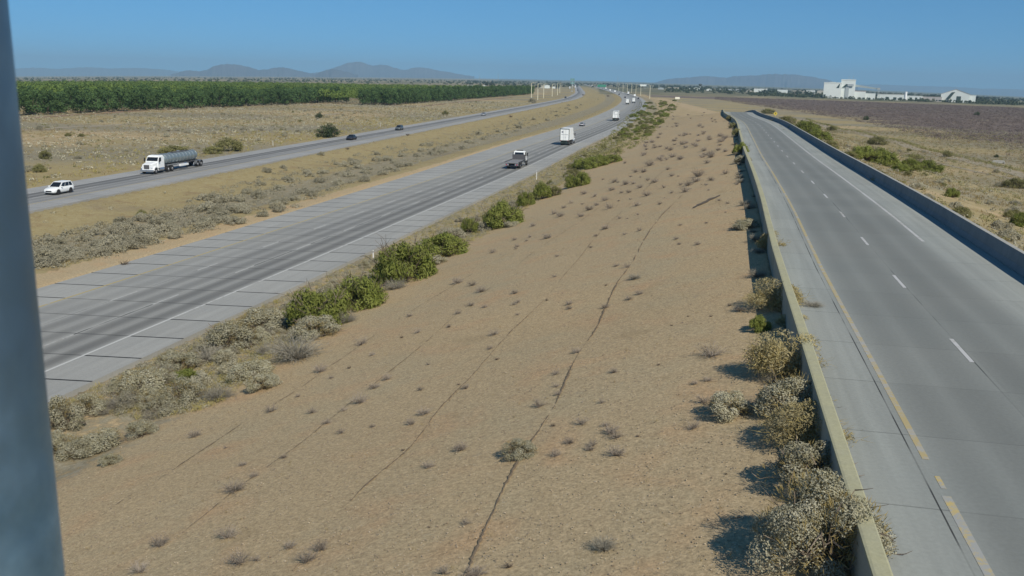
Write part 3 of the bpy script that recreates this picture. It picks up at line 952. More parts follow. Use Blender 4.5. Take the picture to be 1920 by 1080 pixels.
# upper slope: thick scatter running into the distance
g = np.random.default_rng(21)
qs = []
while len(qs) < 75:
    v = 203 + (300 - 203) * g.random() ** 1.2
    lo = 1222 + (300 - v) * 0.25 - (v > 260) * 20; hi = 1364 + (v - 210) * 0.22
    qs.append((g.uniform(lo, hi - 12), v))
for q, p in zip(qs, G(qs)):
    place('dry', p, g.uniform(0.8, 1.7), 0.9, 'small dry twiggy grey shrub on the bare gravel slope', 'shrub', 'dry shrubs dotted over the gravel slope', 'dry_shrub')
qs = []
while len(qs) < 70:
    v = 330 + 560 * g.random() ** 1.3
    lo = np.interp(v, [330, 480, 640, 890], [1110, 900, 660, 330]); hi = np.interp(v, [330, 480, 890], [1400, 1420, 1400])
    qs.append((g.uniform(lo, hi), v))
for q, p in zip(qs, G(qs)):
    place('dry', p, g.uniform(0.25, 0.6), 0.9, 'small dry twiggy grey shrub on the bare gravel slope', 'shrub', 'dry shrubs dotted over the gravel slope', 'dry_shrub')
# special ones
SP = [((974, 853), 62, 'silver', 0.55, 'low spreading grey shrub lying across the long furrow in the gravel'),
      ((1132, 1029), 52, 'spiky', 0.9, 'rounded grey spiky shrub on gravel near the bottom edge, right of the furrow'),
      ((1190, 523), 26, 'spiky', 0.8, 'pale grey shrub beside the long furrow, halfway up the slope'),
      ((208, 868), 40, 'silver', 0.6, 'small grey shrub alone on gravel just below the silver shrubs at left'),
      ((1333, 668), 56, 'dry', 0.8, 'sprawling bare straw coloured shrub on the gravel left of the ramp wall')]
for (q, wpx, k, hf, L), p in zip(SP, G([s[0] for s in SP])):
    place(k, p, wide(p, wpx), hf, L)

# ---- shrubs along the ramp wall: (u, v of base, width px, height px, kind, label)
WB = [(1530,1050,196,180,'bigsilver','largest silver leaved shrub, overhanging the parapet wall at bottom right'),
      (1516,912,128,104,'silver','silver shrub with straw stalks touching the wall just beyond the largest one'),
      (1508,826,134,92,'yellow','yellowing shrub against the wall, second beyond the largest silver shrub'),
      (1364,778,80,54,'silver','silver dome shrub standing out from the wall on bare gravel'),
      (1486,772,112,84,'silver','silver twiggy shrub at the wall between the yellow shrubs'),
      (1466,698,112,92,'yellow','large straw yellow shrub at the wall beside the gap of bare gravel'),
      (1422,618,44,40,'lowgreen','small bright green shrub on bare gravel left of the wall shrubs'),
      (1486,612,50,30,'yellow','low yellow grassy shrub against the foot of the wall'),
      (1456,574,88,58,'yellow','tan dome shrub against the wall halfway along the slope'),
      (1446,470,42,40,'yellow','lone tan shrub at the wall with a dark shadow at its foot'),
      (1397,427,44,20,'silver','low silver shrub on gravel left of the lone tan wall shrub'),
      (1388,288,28,26,'green','dark green bush against the far part of the ramp wall'),
      (1393,305,26,16,'silver','grey shrub below the dark green bush at the far wall'),
      (1380,255,16,16,'olive','olive bush at the far end of the wall, nearest of its row'),(1374,240,14,13,'olive','olive bush at the far end of the wall, middle of its row'),(1367,226,12,11,'olive','olive bush at the far end of the wall, farthest of its row'),
      (1414,369,10,8,'dry','tiny dry shrub at the foot of the wall beyond the silver shrub'),(1431,404,12,10,'dry','small dry shrub at the foot of the wall beside the silver shrub')]
for (u, v, wpx, hpx, k, L), p in zip(WB, G([(b_[0], b_[1]) for b_ in WB])):
    wd = wide(p, wpx)
    dep = math.atan2(CAMZ - p[2], math.hypot(p[0], p[1]))
    hf = max(0.36, hpx / wpx - 0.42 * math.sin(dep)) / 0.70
    place(k, p, wd * 1.05, min(hf, 1.4) * (1.0 if k == 'bigsilver' else 0.84), L)
# weeds that come over the wall on the ramp side
q = hit([(1524, 574)], zramp())[0]
place('spiky', q, 0.9, 0.55, 'yellow weeds growing in the ramp shoulder beside the parapet', 'weeds', None, 'weed_clump')

# ---- verge strip between highway and slope
VG = [(598,612,95,66,'green','round bright green bush nearest the pole end of the row beside the highway'),
      (676,574,84,60,'green','bright green bush, second of the two joined bushes beside the highway'),
      (757,526,92,68,'green','largest bright green bush, right behind the white marker post'),
      (833,480,72,42,'green','wide green bush beyond the largest green bush, on the verge edge'),
      (882,438,30,30,'green','small upright green bush between the wide bush and the next clump'),
      (945,423,66,40,'green','green clump halfway along the verge edge with pale scrub at its foot'),
      (985,386,28,24,'green','green bush just beyond the halfway clump on the verge'),
      (1016,373,34,28,'green','green bush between two shrubs near the second white marker post'),
      (1041,366,24,16,'olive','olive bush right of the green bush near the second marker post'),
      (1073,351,24,22,'green','green bush below the long green hedge like row, left one'),(1092,347,26,26,'green','green bush below the long green hedge like row, right one'),
      (1088,319,30,22,'green','first and widest bush of the long green row on the verge'),(1107,316,30,20,'green','second bush of the long green row on the verge'),(1126,311,34,18,'green','third bush of the long green row on the verge'),(1146,305,32,14,'green','last low bush of the long green row on the verge'),
      (336,716,66,22,'lowgreen','low flat green bush among grey shrubs near the pole'),
      (352,757,66,48,'silver','round silver shrub at the gravel edge below the low green bush'),
      (267,815,50,32,'silver','small neat silver dome alone on bare soil at left'),
      (192,840,76,42,'silver','broad silver shrub left of the small neat dome, right of a pair'),(148,852,66,40,'silver','broad silver shrub left of the small neat dome, left of a pair'),
      (118,800,70,56,'silver','tall silver shrub hard against the steel pole'),(112,848,56,42,'silver','lower silver shrub hard against the steel pole'),
      (166,772,58,38,'silver','silver shrub beside the highway shoulder, nearest the pole'),
      (224,765,62,34,'spiky','brownish twiggy shrub between silver shrubs near the pole'),
      (262,738,82,48,'silver','wide silver shrub beside the shoulder above the twiggy brown one'),
      (493,728,58,34,'silver','silver shrub at the gravel edge, lower of a close pair'),(474,705,70,38,'silver','silver shrub at the gravel edge, upper of a close pair'),
      (410,748,60,34,'spiky','pale straw shrub right of the round silver shrub'),
      (556,672,96,56,'spiky','large pale spiky shrub in front of the round green bush'),
      (590,632,80,44,'silver','silver shrub at the foot of the round green bush'),
      (498,612,92,40,'silver','silver shrub beside the shoulder left of the round green bush'),
      (440,648,84,46,'silver','wide silver shrub beside the shoulder, before the round green bush'),
      (392,676,66,40,'spiky','twiggy grey shrub among the silver ones along the shoulder'),
      (340,690,66,34,'silver','silver shrub just above the low flat green bush'),
      (300,706,56,30,'spiky','twiggy shrub left of the low flat green bush'),
      (817,495,38,20,'silver','small pale silver shrub under the wide green bush'),(742,541,40,24,'spiky','small pale shrub under the largest green bush'),
      (650,604,40,26,'spiky','grey twiggy shrub under the second green bush'),(848,446,44,22,'grey','pale scrub behind the wide green bush'),(912,432,28,16,'grey','pale scrub under the halfway green clump'),
      (960,424,24,10,'grey','flat pale scrub on the gravel right of the halfway green clump')]
for (u, v, wpx, hpx, k, L), p in zip(VG, G([(b_[0], b_[1]) for b_ in VG])):
    wd = wide(p, wpx) * 1.05
    base_h = {'silver': 0.72, 'green': 0.66, 'lowgreen': 0.66, 'olive': 0.68, 'spiky': 0.62, 'grey': 0.6}[k]
    dep = math.atan2(CAMZ - p[2], math.hypot(p[0], p[1]))
    gr_ = k in ('green', 'lowgreen')
    place(k, p, wd * (1.08 if gr_ else 1.0), min(max(0.3, hpx / wpx - (0.15 if gr_ else 0.36) * math.sin(dep)) / base_h, 1.5), L)

def strip_points(n, a0, a1, d0_, d1_, g, line=HR, pw_=1.0):
    out = []
    A = a0 + (a1 - a0) * g.random(n) ** pw_
    D = g.uniform(d0_, d1_, n)
    for a, d in zip(A, D):
        x, y = line.at(a); t = line.heading(x, y)
        out.append((x + t[1] * d, y - t[0] * d))
    return np.array(out)
def put_many(kind, XY, w0, w1, label, group, g, hf=0.9, name=None):
    Z = ground(XY[:, 0], XY[:, 1])
    for (x, y), z in zip(XY, Z):
        place(kind, (x, y, z), g.uniform(w0, w1), hf * g.uniform(0.8, 1.15), label, 'shrub', group, name)
aH = lambda u, v: HR.near(*[[c] for c in hit([(u, v)], base)[0][:2]])[1][0]
g = np.random.default_rng(31)
put_many('silver', strip_points(26, aH(120, 760), aH(700, 470), 1.6, 6.4, g), 0.9, 1.7, 'silver grey shrub in the thick scrub between highway shoulder and gravel slope', 'silver shrubs in the verge scrub', g, 0.8)
put_many('grey', strip_points(36, aH(120, 760), aH(860, 393), 2.2, 6.5, g, pw_=1.1), 0.7, 1.5, 'low grey scrub on the verge between the highway shoulder and the gravel slope', 'grey scrub along the highway verge', g)
put_many('grey', strip_points(26, aH(860, 393), aH(1090, 278), 2.5, 8, g), 0.8, 1.7, 'low grey scrub on the verge between the highway shoulder and the gravel slope', 'grey scrub along the highway verge', g)
put_many('spiky', strip_points(24, aH(120, 760), aH(640, 498), 2.5, 6.6, g), 0.6, 1.3, 'pale dry shrub among the grey scrub on the highway verge', 'pale dry shrubs on the highway verge', g)
put_many('lowolive', strip_points(14, aH(640, 498), aH(1090, 278), 2.5, 8.5, g), 0.8, 1.5, 'small olive bush on the highway verge', 'olive bushes on the highway verge', g, 0.7)
# far green patch beside the bend
qs = []
while len(qs) < 105:
    v = g.uniform(189, 262); c = np.interp(v, [189, 262], [1248, 1185]); 
    qs.append((c + g.uniform(-34, 30), v))
for q, p in zip(qs, G(qs)):
    place('lowgreen' if g.random() < 0.6 else 'lowolive', p, g.uniform(2.0, 3.8) * (1.35 if q[1] < 220 else 0.8), 0.6, 'green bush in the patch of bushes beside the highway bend', 'bush', 'green bushes beside the highway bend', 'green_bush')
qs = [(g.uniform(1060, 1200), 0) for _ in range(26)]
qs = [(u, np.interp(u, [1060, 1200], [318, 232]) + g.uniform(-6, 30)) for u, _ in qs]
for q, p in zip(qs, G(qs)):
    place('lowolive', p, g.uniform(1.0, 2.0), 0.75, 'small dark olive bush on the verge below the far green patch', 'bush', 'dark olive bushes on the far verge')

# ---- median scrub
def poly_points(n, lo, hi, g, vmin=None):
    """picture points between a lower and an upper boundary"""
    ul = [p[0] for p in lo]; out = []
    x0, x1 = ul[0], ul[-1]
    while len(out) < n:
        u = g.uniform(x0, x1)
        vl = np.interp(u, ul, [p[1] for p in lo]); vh = np.interp(u, [p[0] for p in hi], [p[1] for p in hi])
        out.append((u, g.uniform(vh, vl)))
    return out
lo = [(45,508),(170,493),(290,458),(400,432),(490,408),(560,388),(650,347),(720,332),(810,298),(850,285)]
hi = [(45,462),(200,428),(330,395),(450,352),(560,322),(700,290),(800,270),(850,272)]
qs = poly_points(130, lo, hi, np.random.default_rng(41))
for q, p in zip(qs, G(qs)):
    place('grey', p, g.uniform(1.1, 2.4), g.uniform(0.6, 0.85), 'low grey scrub dome in the median between the carriageways', 'shrub', 'grey scrub domes in the median')
lo = [(840,290),(920,262),(1000,240),(1070,212),(1130,185)]; hi = [(840,270),(920,246),(1000,224),(1070,192),(1130,165)]
qs = poly_points(30, lo, hi, np.random.default_rng(42))
for q, p in zip(qs, G(qs)):
    place('grey', p, g.uniform(1.2, 2.6), g.uniform(0.6, 0.9), 'low grey scrub dome in the median between the carriageways', 'shrub', 'grey scrub domes in the median')
MS = [((233,497),22,'tuft','small dark bush alone on the ochre strip beside the highway'),((265,408),24,'lowolive','greenish bush among the grey median scrub'),((500,323),18,'grey','grey scrub at the far carriageway edge, left of three'),((533,316),14,'grey','grey scrub at the far carriageway edge, middle of three'),((603,291),14,'grey','grey scrub at the far carriageway edge, right of three'),
      ((652,280),10,'tuft','small dark tuft on the far median edge'),((764,254),10,'tuft','dark tuft on the median below the grey car'),((958,220),10,'tuft','very dark small tuft at the median edge beyond the silver car'),((1093,179),7,'tuft','dark tuft at the tip of the median'),((1140,181),8,'tuft','dark tuft on the far median nose')]
for (q, wpx, k, L), p in zip(MS, G([m[0] for m in MS])):
    place(k, p, wide(p, wpx), 0.9, L)

# ---- left field
lo = [(36,340),(260,300),(480,268),(735,225),(960,190)]; hi = [(36,232),(260,216),(480,206),(735,203),(960,183)]
qs = poly_points(80, lo, hi, np.random.default_rng(43))
for q, p in zip(qs, G(qs)):
    r = g.random()
    place('grey' if r < 0.72 else ('lowolive' if r < 0.85 else 'tuft'), p, g.uniform(0.9, 2.3) * (0.6 if r >= 0.85 else 1), 0.8,
          'low grey scrub in the open field between orchard and highway' if r < 0.72 else ('small olive bush in the open field between orchard and highway' if r < 0.85 else 'dark dead tuft in the open field between orchard and highway'), 'shrub',
          'grey scrub in the left field' if r < 0.72 else ('olive bushes in the left field' if r < 0.85 else 'dead tufts in the left field'))
LFS = [((615,257),50,'mesq',30,'dark green mesquite bush beside the far carriageway'),((85,298),24,'lowolive',14,'round olive bush above the white car'),((598,221),16,'mesq',12,'small dark green bush left of the mesquite'),((835,216),13,'lowolive',8,'yellow green bush beside the far road edge'),
       ((330,290),60,'lowolive',14,'yellow green bush behind the tanker cab'),((430,283),50,'lowolive',20,'tall yellow green bush behind the end of the tanker'),((400,288),40,'lowolive',13,'yellow green bush behind the tanker barrel'),((75,322),30,'lowolive',14,'low yellow green bush left of the tanker'),
       ((1000,193),16,'grey',10,'pale scrub in front of the light poles')]
mesq_me = with_mat(leaf_mesh('mesquite_foliage', dome_points(2600, np.random.default_rng(77), 0.5, 0.5, 0.8, 20, 0.17, 0.2)[0], 0.035, 0.4, np.random.default_rng(78)), M_MESQ)
mesq_tw = with_mat(twig_mesh('mesquite_stems', 30, np.random.default_rng(79), 0.7, 0.8, 0.02, 2), M_DKTWIG)
for (q, wpx, k, hpx, L), p in zip(LFS, G([m[0] for m in LFS])):
    wd = wide(p, wpx)
    if k == 'mesq':
        o = link('mesquite_bush', None); link('foliage', mesq_me, o); link('stems', mesq_tw, o)
        o.location = p; o.scale = (wd, wd, wd * hpx / wpx / 0.85); tag(o, L, 'bush')
    else:
        place(k, p, wd, hpx / wpx / 0.66 * 1.1, L)

# ---- right field
RF = [((1510,249),60,22,'green'),((1535,262),44,20,'green'),((1472,233),34,12,'olive'),((1558,277),30,12,'olive'),((1622,301),58,24,'green'),((1655,309),56,26,'green'),((1688,322),34,14,'green'),((1706,322),40,20,'green'),((1738,322),54,22,'green'),
      ((1645,271),34,12,'olive'),((1592,295),30,10,'olive'),((1785,370),26,16,'green'),((1776,294),16,10,'olive'),((1912,424),34,22,'green'),((1905,352),50,16,'olive'),((1440,213),26,8,'olive'),((1480,229),24,10,'olive'),((1712,298),40,8,'olive'),((1560,245),20,8,'olive'),((1624,195+30),12,10,'mesq'),((1832,216),12,8,'mesq'),((1868,295),10,7,'mesq'),((1857,465),40,20,'silver'),((1905,492),46,20,'silver'),((1650,345),34,14,'silver'),((1680,360),30,12,'silver')]
RL = ['green bush on the right embankment below the yellow sign, left one','green bush on the right embankment below the yellow sign, right one','low olive bush left of the green pair under the yellow sign','olive shrub right of the green pair at the barrier top','large round green bush right of the ramp, left of the biggest pair','large round green bush right of the ramp, right of the biggest pair','small green bush between the big pair and the far right pair','green bush of the far right pair, left one','green bush of the far right pair, right one',
      'olive bush in the field near the pale track','flat olive bush beside the barrier','small isolated green bush with dry ground round it at right','small olive bush on the track edge','green bush cut by the right edge of the view','wide olive scrub near the right edge by the track','flat olive scrub beside the yellow sign','olive scrub just right of the yellow sign','flat olive scrub above the far right green pair','small olive bush at the near end of the pale track','tiny dark bush in the purple brush flat','dark bush in the purple brush flat near the right edge','dark bush on the field beside the white headwall','silver shrub behind the barrier near the right edge, left one','silver shrub behind the barrier at the right edge','pale shrub behind the middle of the barrier, left one','pale shrub behind the middle of the barrier, right one']
for (q, wpx, hpx, k), L, p in zip(RF, RL, G([m[0] for m in RF])):
    wd = wide(p, wpx)
    if k == 'mesq':
        o = link('mesquite_bush', None); link('foliage', mesq_me, o); link('stems', mesq_tw, o)
        o.location = p; o.scale = (wd, wd, wd * hpx / wpx / 0.85); tag(o, L, 'bush')
    else:
        place(k, p, wd, min(hpx / wpx / 0.66 * 1.15, 1.5), L)
lo = [(1440,232),(1560,290),(1700,375),(1830,455),(1920,520)]; hi = [(1440,215),(1560,235),(1700,270),(1830,305),(1920,330)]
qs = poly_points(60, lo, hi, np.random.default_rng(47))
for q, p in zip(qs, G(qs)):
    r = g.random()
    place('grey' if r < 0.6 else 'lowolive', p, g.uniform(0.7, 1.8), 0.75, 'low grey scrub on the dry embankment right of the ramp' if r < 0.6 else 'small olive bush on the dry embankment right of the ramp', 'shrub', 'grey scrub right of the ramp' if r < 0.6 else 'olive bushes right of the ramp')

# ---- ground cover that nobody could count
def merged(name, XY, w, hgt, mat, nl, size, g, asp=0.45, axis_up=0.0, dome=True):
    """one mesh of many low clumps"""
    Z = ground(XY[:, 0], XY[:, 1])
    n = len(XY)
    d = rdirs(n * nl, g, 0.5); d[:, 2] = np.abs(d[:, 2])
    r = g.uniform(0.35, 1.0, n * nl) ** 0.6
    ww = np.repeat(w, nl); hh = np.repeat(hgt, nl)
    C = np.column_stack([np.repeat(XY[:, 0], nl) + d[:, 0] * r * ww * 0.5, np.repeat(XY[:, 1], nl) + d[:, 1] * r * ww * 0.5, np.repeat(Z, nl) + d[:, 2] * r * hh])
    ax = d * 0.5 + np.array([0, 0, axis_up])
    me = leaf_mesh(name, C, np.repeat(size, nl) if np.ndim(size) else size, asp, g, ax, 0.7, nrm=d if axis_up == 0 else None, rough=0.8)
    me.materials.append(mat)
    return tag(link(name, me), kind='stuff')
g = np.random.default_rng(51)
def fan(n, az0, az1, r0, r1, keep, pw_=0.5):
    az = np.radians(g.uniform(az0, az1, n)); r = (r0 ** 2 + (r1 ** 2 - r0 ** 2) * g.random(n) ** (1 / (2 * pw_))) ** 0.5
    X, Y = np.sin(az) * r, np.cos(az) * r
    f = fields(X, Y); m = keep(f, X, Y, r)
    return np.column_stack([X, Y])[m]
M_PURP = leafmat('purple_brush', (0.155, 0.125, 0.112), (0.195, 0.16, 0.135), (0.12, 0.10, 0.085), 0.1, 0.08)
XY = fan(26000, 12, 31, 230, 1300, lambda f, X, Y, r: (f['right'] > 60) & ((r > 320 + 60 * wob(X, Y, 0.02)) | (g.random(len(r)) < 0.12)), 0.4)
merged('purple_brush', XY, g.uniform(1.5, 3.4, len(XY)), g.uniform(0.5, 1.2, len(XY)), M_PURP, 15, g.uniform(0.10, 0.24, len(XY)), g, 0.5)
XY = fan(22000, 8, 31, 60, 420, lambda f, X, Y, r: (f['right'] > 1.5) & (wob(X, Y, 0.05) + 0.4 * g.normal(size=len(r)) > -0.1), 0.5)
merged('dry_grass', XY, g.uniform(0.5, 1.2, len(XY)), g.uniform(0.15, 0.4, len(XY)), M_DRYGR, 12, g.uniform(0.10, 0.2, len(XY)), g, 0.14, 1.0)
XY = fan(15000, -33, -1, 90, 560, lambda f, X, Y, r: (f['dL'] < -16) & (wob(X, Y, 0.05) + 0.5 * g.normal(size=len(r)) > -0.15), 0.55)
merged('dry_grass', XY, g.uniform(0.6, 1.6, len(XY)), g.uniform(0.2, 0.45, len(XY)), M_DRYGR, 10, g.uniform(0.12, 0.25, len(XY)), g, 0.16, 1.0)
XY = fan(12000, -33, 8, 60, 600, lambda f, X, Y, r: f['med'] & (f['gap'] > 0.8), 0.5)
merged('dry_grass', XY, g.uniform(0.4, 1.0, len(XY)), g.uniform(0.10, 0.28, len(XY)), leafmat('ochre_grass', (0.31, 0.25, 0.115), (0.36, 0.30, 0.155), (0.265, 0.20, 0.10), 0.2, 0.3), 10, g.uniform(0.08, 0.16, len(XY)), g, 0.14, 1.0)
XY = fan(22000, -33, 8, 110, 760, lambda f, X, Y, r: (f['dL'] < -19) & (wob(X, Y, 0.03) + 0.5 * g.normal(size=len(r)) > 0.0), 0.5)
merged('grey_scrub_cover', XY, g.uniform(1.0, 2.4, len(XY)), g.uniform(0.4, 0.8, len(XY)), M_GREY, 12, g.uniform(0.14, 0.28, len(XY)), g, 0.5)
XY = fan(12000, -33, 8, 110, 420, lambda f, X, Y, r: (f['dL'] < -16.5) & (f['dL'] > -42 - 14 * wob(X, Y, 0.05)), 0.5); nn = len(XY)
merged('olive_grass', XY, g.uniform(0.5, 1.4, nn), g.uniform(0.2, 0.5, nn), M_YELGR, 14, g.uniform(0.10, 0.22, nn), g, 0.2, 1.0)
XY = fan(5000, -33, 8, 60, 600, lambda f, X, Y, r: f['med'] & (f['gap'] > 1.2) & (g.random(len(r)) < 0.35), 0.5); nn = len(XY)
merged('median_weeds', XY, g.uniform(0.4, 1.1, nn), g.uniform(0.2, 0.45, nn), M_GREY, 26, g.uniform(0.05, 0.11, nn), g, 0.5)
mlo = [(45,508),(170,493),(290,458),(400,432),(490,408),(560,388),(650,347),(720,332),(810,298),(850,285),(920,262),(1000,240),(1070,212),(1130,185)]
mhi = [(45,462),(200,428),(330,395),(450,352),(560,322),(700,290),(800,270),(850,268),(920,246),(1000,224),(1070,192),(1130,165)]
mhi = [(u_, v_ - 9) for u_, v_ in mhi]
qs = G(poly_points(750, mlo, mhi, g))[:, :2]
nn = len(qs)
merged('median_scrub_cover', qs, g.uniform(0.9, 2.2, nn), g.uniform(0.3, 0.65, nn), M_GREY, 60, g.uniform(0.07, 0.13, nn), g, 0.5)
XY = strip_points(2500, aH(120, 760), aH(1090, 278), 0.9, 9.0, g, pw_=1.3); nn = len(XY)
merged('verge_scrub_cover', XY, g.uniform(0.4, 1.2, nn), g.uniform(0.15, 0.5, nn), M_GREY, 90, g.uniform(0.022, 0.05, nn), g, 0.5)
XY = strip_points(5600, aH(120, 760), aH(1090, 278), 0.7, 9.4, g, pw_=1.3); nn = len(XY)
merged('verge_grass', XY, g.uniform(0.25, 0.7, nn), g.uniform(0.10, 0.34, nn), M_YELGR, 30, g.uniform(0.04, 0.09, nn), g, 0.12, 1.0)
XY = strip_points(520, aH(120, 760), aH(1130, 258), 1.5, 8.8, g, pw_=1.2); nn = len(XY)
merged('verge_olive_cover', XY, g.uniform(0.4, 1.0, nn), g.uniform(0.2, 0.5, nn), M_OLIVE, 110, g.uniform(0.02, 0.045, nn), g, 0.4)
XY = fan(3500, -33, 8, 110, 760, lambda f, X, Y, r: (f['dL'] < -18), 0.5); nn = len(XY)
merged('olive_cover', XY, g.uniform(0.8, 1.8, nn), g.uniform(0.3, 0.7, nn), M_OLIVE, 16, g.uniform(0.1, 0.2, nn), g, 0.5)
XY = fan(2600, -33, 8, 110, 760, lambda f, X, Y, r: (f['dL'] < -18), 0.5); nn = len(XY)
merged('dead_weed_cover', XY, g.uniform(0.5, 1.3, nn), g.uniform(0.25, 0.6, nn), M_DKTWIG, 14, g.uniform(0.08, 0.16, nn), g, 0.35)
XY = fan(9000, 8, 31, 60, 460, lambda f, X, Y, r: (f['right'] > 2) & (wob(X, Y, 0.04) + 0.5 * g.normal(size=len(r)) > 0.0), 0.5); nn = len(XY)
merged('grey_scrub_cover', XY, g.uniform(0.6, 1.8, nn), g.uniform(0.25, 0.6, nn), M_GREY, 24, g.uniform(0.06, 0.14, nn), g, 0.5)
XY = fan(4500, 8, 31, 60, 460, lambda f, X, Y, r: (f['right'] > 2) & (wob(Y, X, 0.06) + 0.4 * g.normal(size=len(r)) > -0.1), 0.5); nn = len(XY)
merged('olive_cover', XY, g.uniform(0.6, 1.5, nn), g.uniform(0.25, 0.6, nn), M_OLIVE, 30, g.uniform(0.05, 0.12, nn), g, 0.5)
lit = lambda f, X, Y, r: (f['dH'] > 6.5) & (f['dW'] < -0.4) & (wob(X, Y, 0.25) + wob(Y, X, 0.7) * 0.7 + 0.6 * g.normal(size=len(r)) > 0.35)
XY = fan(26000, -30, 30, 12, 200, lit, 0.35); nn = len(XY)
merged('dry_litter', XY, g.uniform(0.06, 0.30, nn), g.uniform(0.015, 0.07, nn), M_TWIG, 9, g.uniform(0.012, 0.04, nn), g, 0.16, 0.2)
XY = fan(9000, -30, 30, 12, 160, lit, 0.35); nn = len(XY)
merged('dry_grass', XY, g.uniform(0.08, 0.22, nn), g.uniform(0.03, 0.10, nn), M_DRYGR, 9, g.uniform(0.02, 0.05, nn), g, 0.10, 1.0)
# grassy weeds at the foot of the ramp wall
aw = lambda v: WL.near(*[[c] for c in hit([(1370 + (v - 160) * 0.33, v)], lambda X, Y: ramp_zy(Y))[0][:2]])[1][0]
for k_ in range(46):
    a_ = aw(1000) + (aw(225) - aw(1000)) * g.random(); o_ = -0.45 - 0.7 * g.random()
    x_, y_ = WL.at(a_); t_ = WL.heading(x_, y_)
    x_, y_ = x_ + t_[1] * o_, y_ - t_[0] * o_
    place('spiky', (x_, y_, zat(x_, y_)), g.uniform(0.5, 1.2), g.uniform(0.5, 1.0), 'dry weeds at the foot of the ramp wall', 'weeds', 'weeds along the ramp wall', 'weed_clump')
qs = []
while len(qs) < 900:
    v = g.uniform(188, 300); c = np.interp(v, [188, 262, 300], [1250, 1180, 1110])
    qs.append((c + g.uniform(-46, 34), v))
qs = G(qs)[:, :2]; nn = len(qs)
merged('bend_green_cover', qs, g.uniform(0.8, 2.2, nn), g.uniform(0.3, 0.7, nn), M_OLIVE, 30, g.uniform(0.10, 0.2, nn), g, 0.45)
# loose stones on the slope
XY = fan(130000, -30, 30, 12, 120, lambda f, X, Y, r: (f['dH'] > 6) & (f['dW'] < -0.3), 0.33)
n = len(XY); Z = ground(XY[:, 0], XY[:, 1]); s = (0.008 + 0.026 * g.random(n) ** 4)[:, None]
octv = np.array([(1, 0, 0), (0, 1, 0), (-1, 0, 0), (0, -1, 0), (0, 0, .7)])
V = (np.column_stack([XY, Z])[:, None] + octv[None] * s[:, None] * g.uniform(0.6, 1.4, (n, 5, 1))).reshape(-1, 3)
Fc = (np.arange(n)[:, None, None] * 5 + np.array([(0, 1, 4), (1, 2, 4), (2, 3, 4), (3, 0, 4)])[None]).reshape(-1, 3)
me = np_mesh('loose_stones', V, Fc)
b = NB('stone'); c = b.mix(b.rng(b.noise(b.pos(), 3.0, 2), 0.35, 0.7), (0.22, 0.165, 0.105), (0.44, 0.37, 0.26))
me.materials.append(b.finish(c, 0.9))
tag(link('loose_stones', me), kind='stuff')

# ---- soil furrows on the slope
FUR = [([(868,1079),(905,1000),(965,880),(1035,770),(1070,690),(1120,610),(1150,545),(1185,490),(1220,430),(1255,390),(1280,365)], 0.14, 1.05),
       ([(540,1079),(600,1000),(690,905),(760,845),(830,760),(880,710),(960,620),(1030,550),(1080,490),(1130,430),(1200,365),(1250,315)], 0.082, 0.85),
       ([(338,1003),(394,957),(468,900),(556,837),(616,788),(690,730),(749,682),(858,588),(943,521),(1013,464),(1080,420),(1150,370)], 0.070, 0.75),
       ([(120,1008),(155,989),(246,929),(296,900),(366,853),(471,783),(545,739),(640,672),(710,623),(809,560),(900,505),(960,470)], 0.062, 0.66)]
b = NB('furrow_soil')
c = b.mix(b.rng(b.noise(b.pos(), 6, 4, 0.7), 0.3, 0.7), (0.15, 0.115, 0.075), (0.235, 0.18, 0.116))
M_FUR = b.finish(c, 0.95, spec=0.1)
for fi, (px_, hh, keep) in enumerate(FUR):
    P3 = G(px_)
    ln = Line(smooth_line(P3, lambda r: 0.12))
    gg = np.random.default_rng(600 + fi)
    n = len(ln.p)
    def soft(k, amp):
        return np.convolve(gg.normal(0, 1, n + 2 * k), np.ones(k) / k, 'same')[k:-k] * amp * math.sqrt(k) / 2
    wan = soft(40, 0.055) + soft(6, 0.02)
    on_ = np.clip(0.55 * soft(40, 1.0) + 0.55 * soft(9, 1.0) + keep - 0.25, 0.0, 1.3)
    half = np.clip(hh * 0.30 * on_ * gg.uniform(0.3, 1.7, n), 0.002, None)
    C = ln.p + ln.nor * wan[:, None]
    L_, R_ = C - ln.nor * half[:, None], C + ln.nor * half[:, None]
    V = np.stack([np.column_stack([L_, ground(L_[:, 0], L_[:, 1]) + 0.012]), np.column_stack([C, ground(C[:, 0], C[:, 1]) + 0.012 + half * 0.25]), np.column_stack([R_, ground(R_[:, 0], R_[:, 1]) + 0.012])], 1).reshape(-1, 3)
    i_ = (np.arange(n - 1)[:, None] * 3 + np.arange(2)[None]).ravel()
    i_ = i_[(half[i_ // 3] > 0.004)]
    me = np_mesh('soil_furrow', V, np.stack([i_, i_ + 1, i_ + 4, i_ + 3], 1)); me.materials.append(M_FUR)
    tag(link('soil_furrow', me), kind='structure')
# narrow dark line across the slope, built as a thin dark brown tube
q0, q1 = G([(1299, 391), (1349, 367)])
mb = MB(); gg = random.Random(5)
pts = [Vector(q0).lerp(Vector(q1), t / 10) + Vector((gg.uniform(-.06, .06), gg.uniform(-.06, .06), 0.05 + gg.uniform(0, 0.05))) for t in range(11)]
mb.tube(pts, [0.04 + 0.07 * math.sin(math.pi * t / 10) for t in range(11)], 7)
tag(mb.build('dark_strip', simple('dark_strip_brown', (0.075, 0.065, 0.055), 0.9)), 'long thin dark strip lying on the gravel slope left of the ramp wall', 'debris')
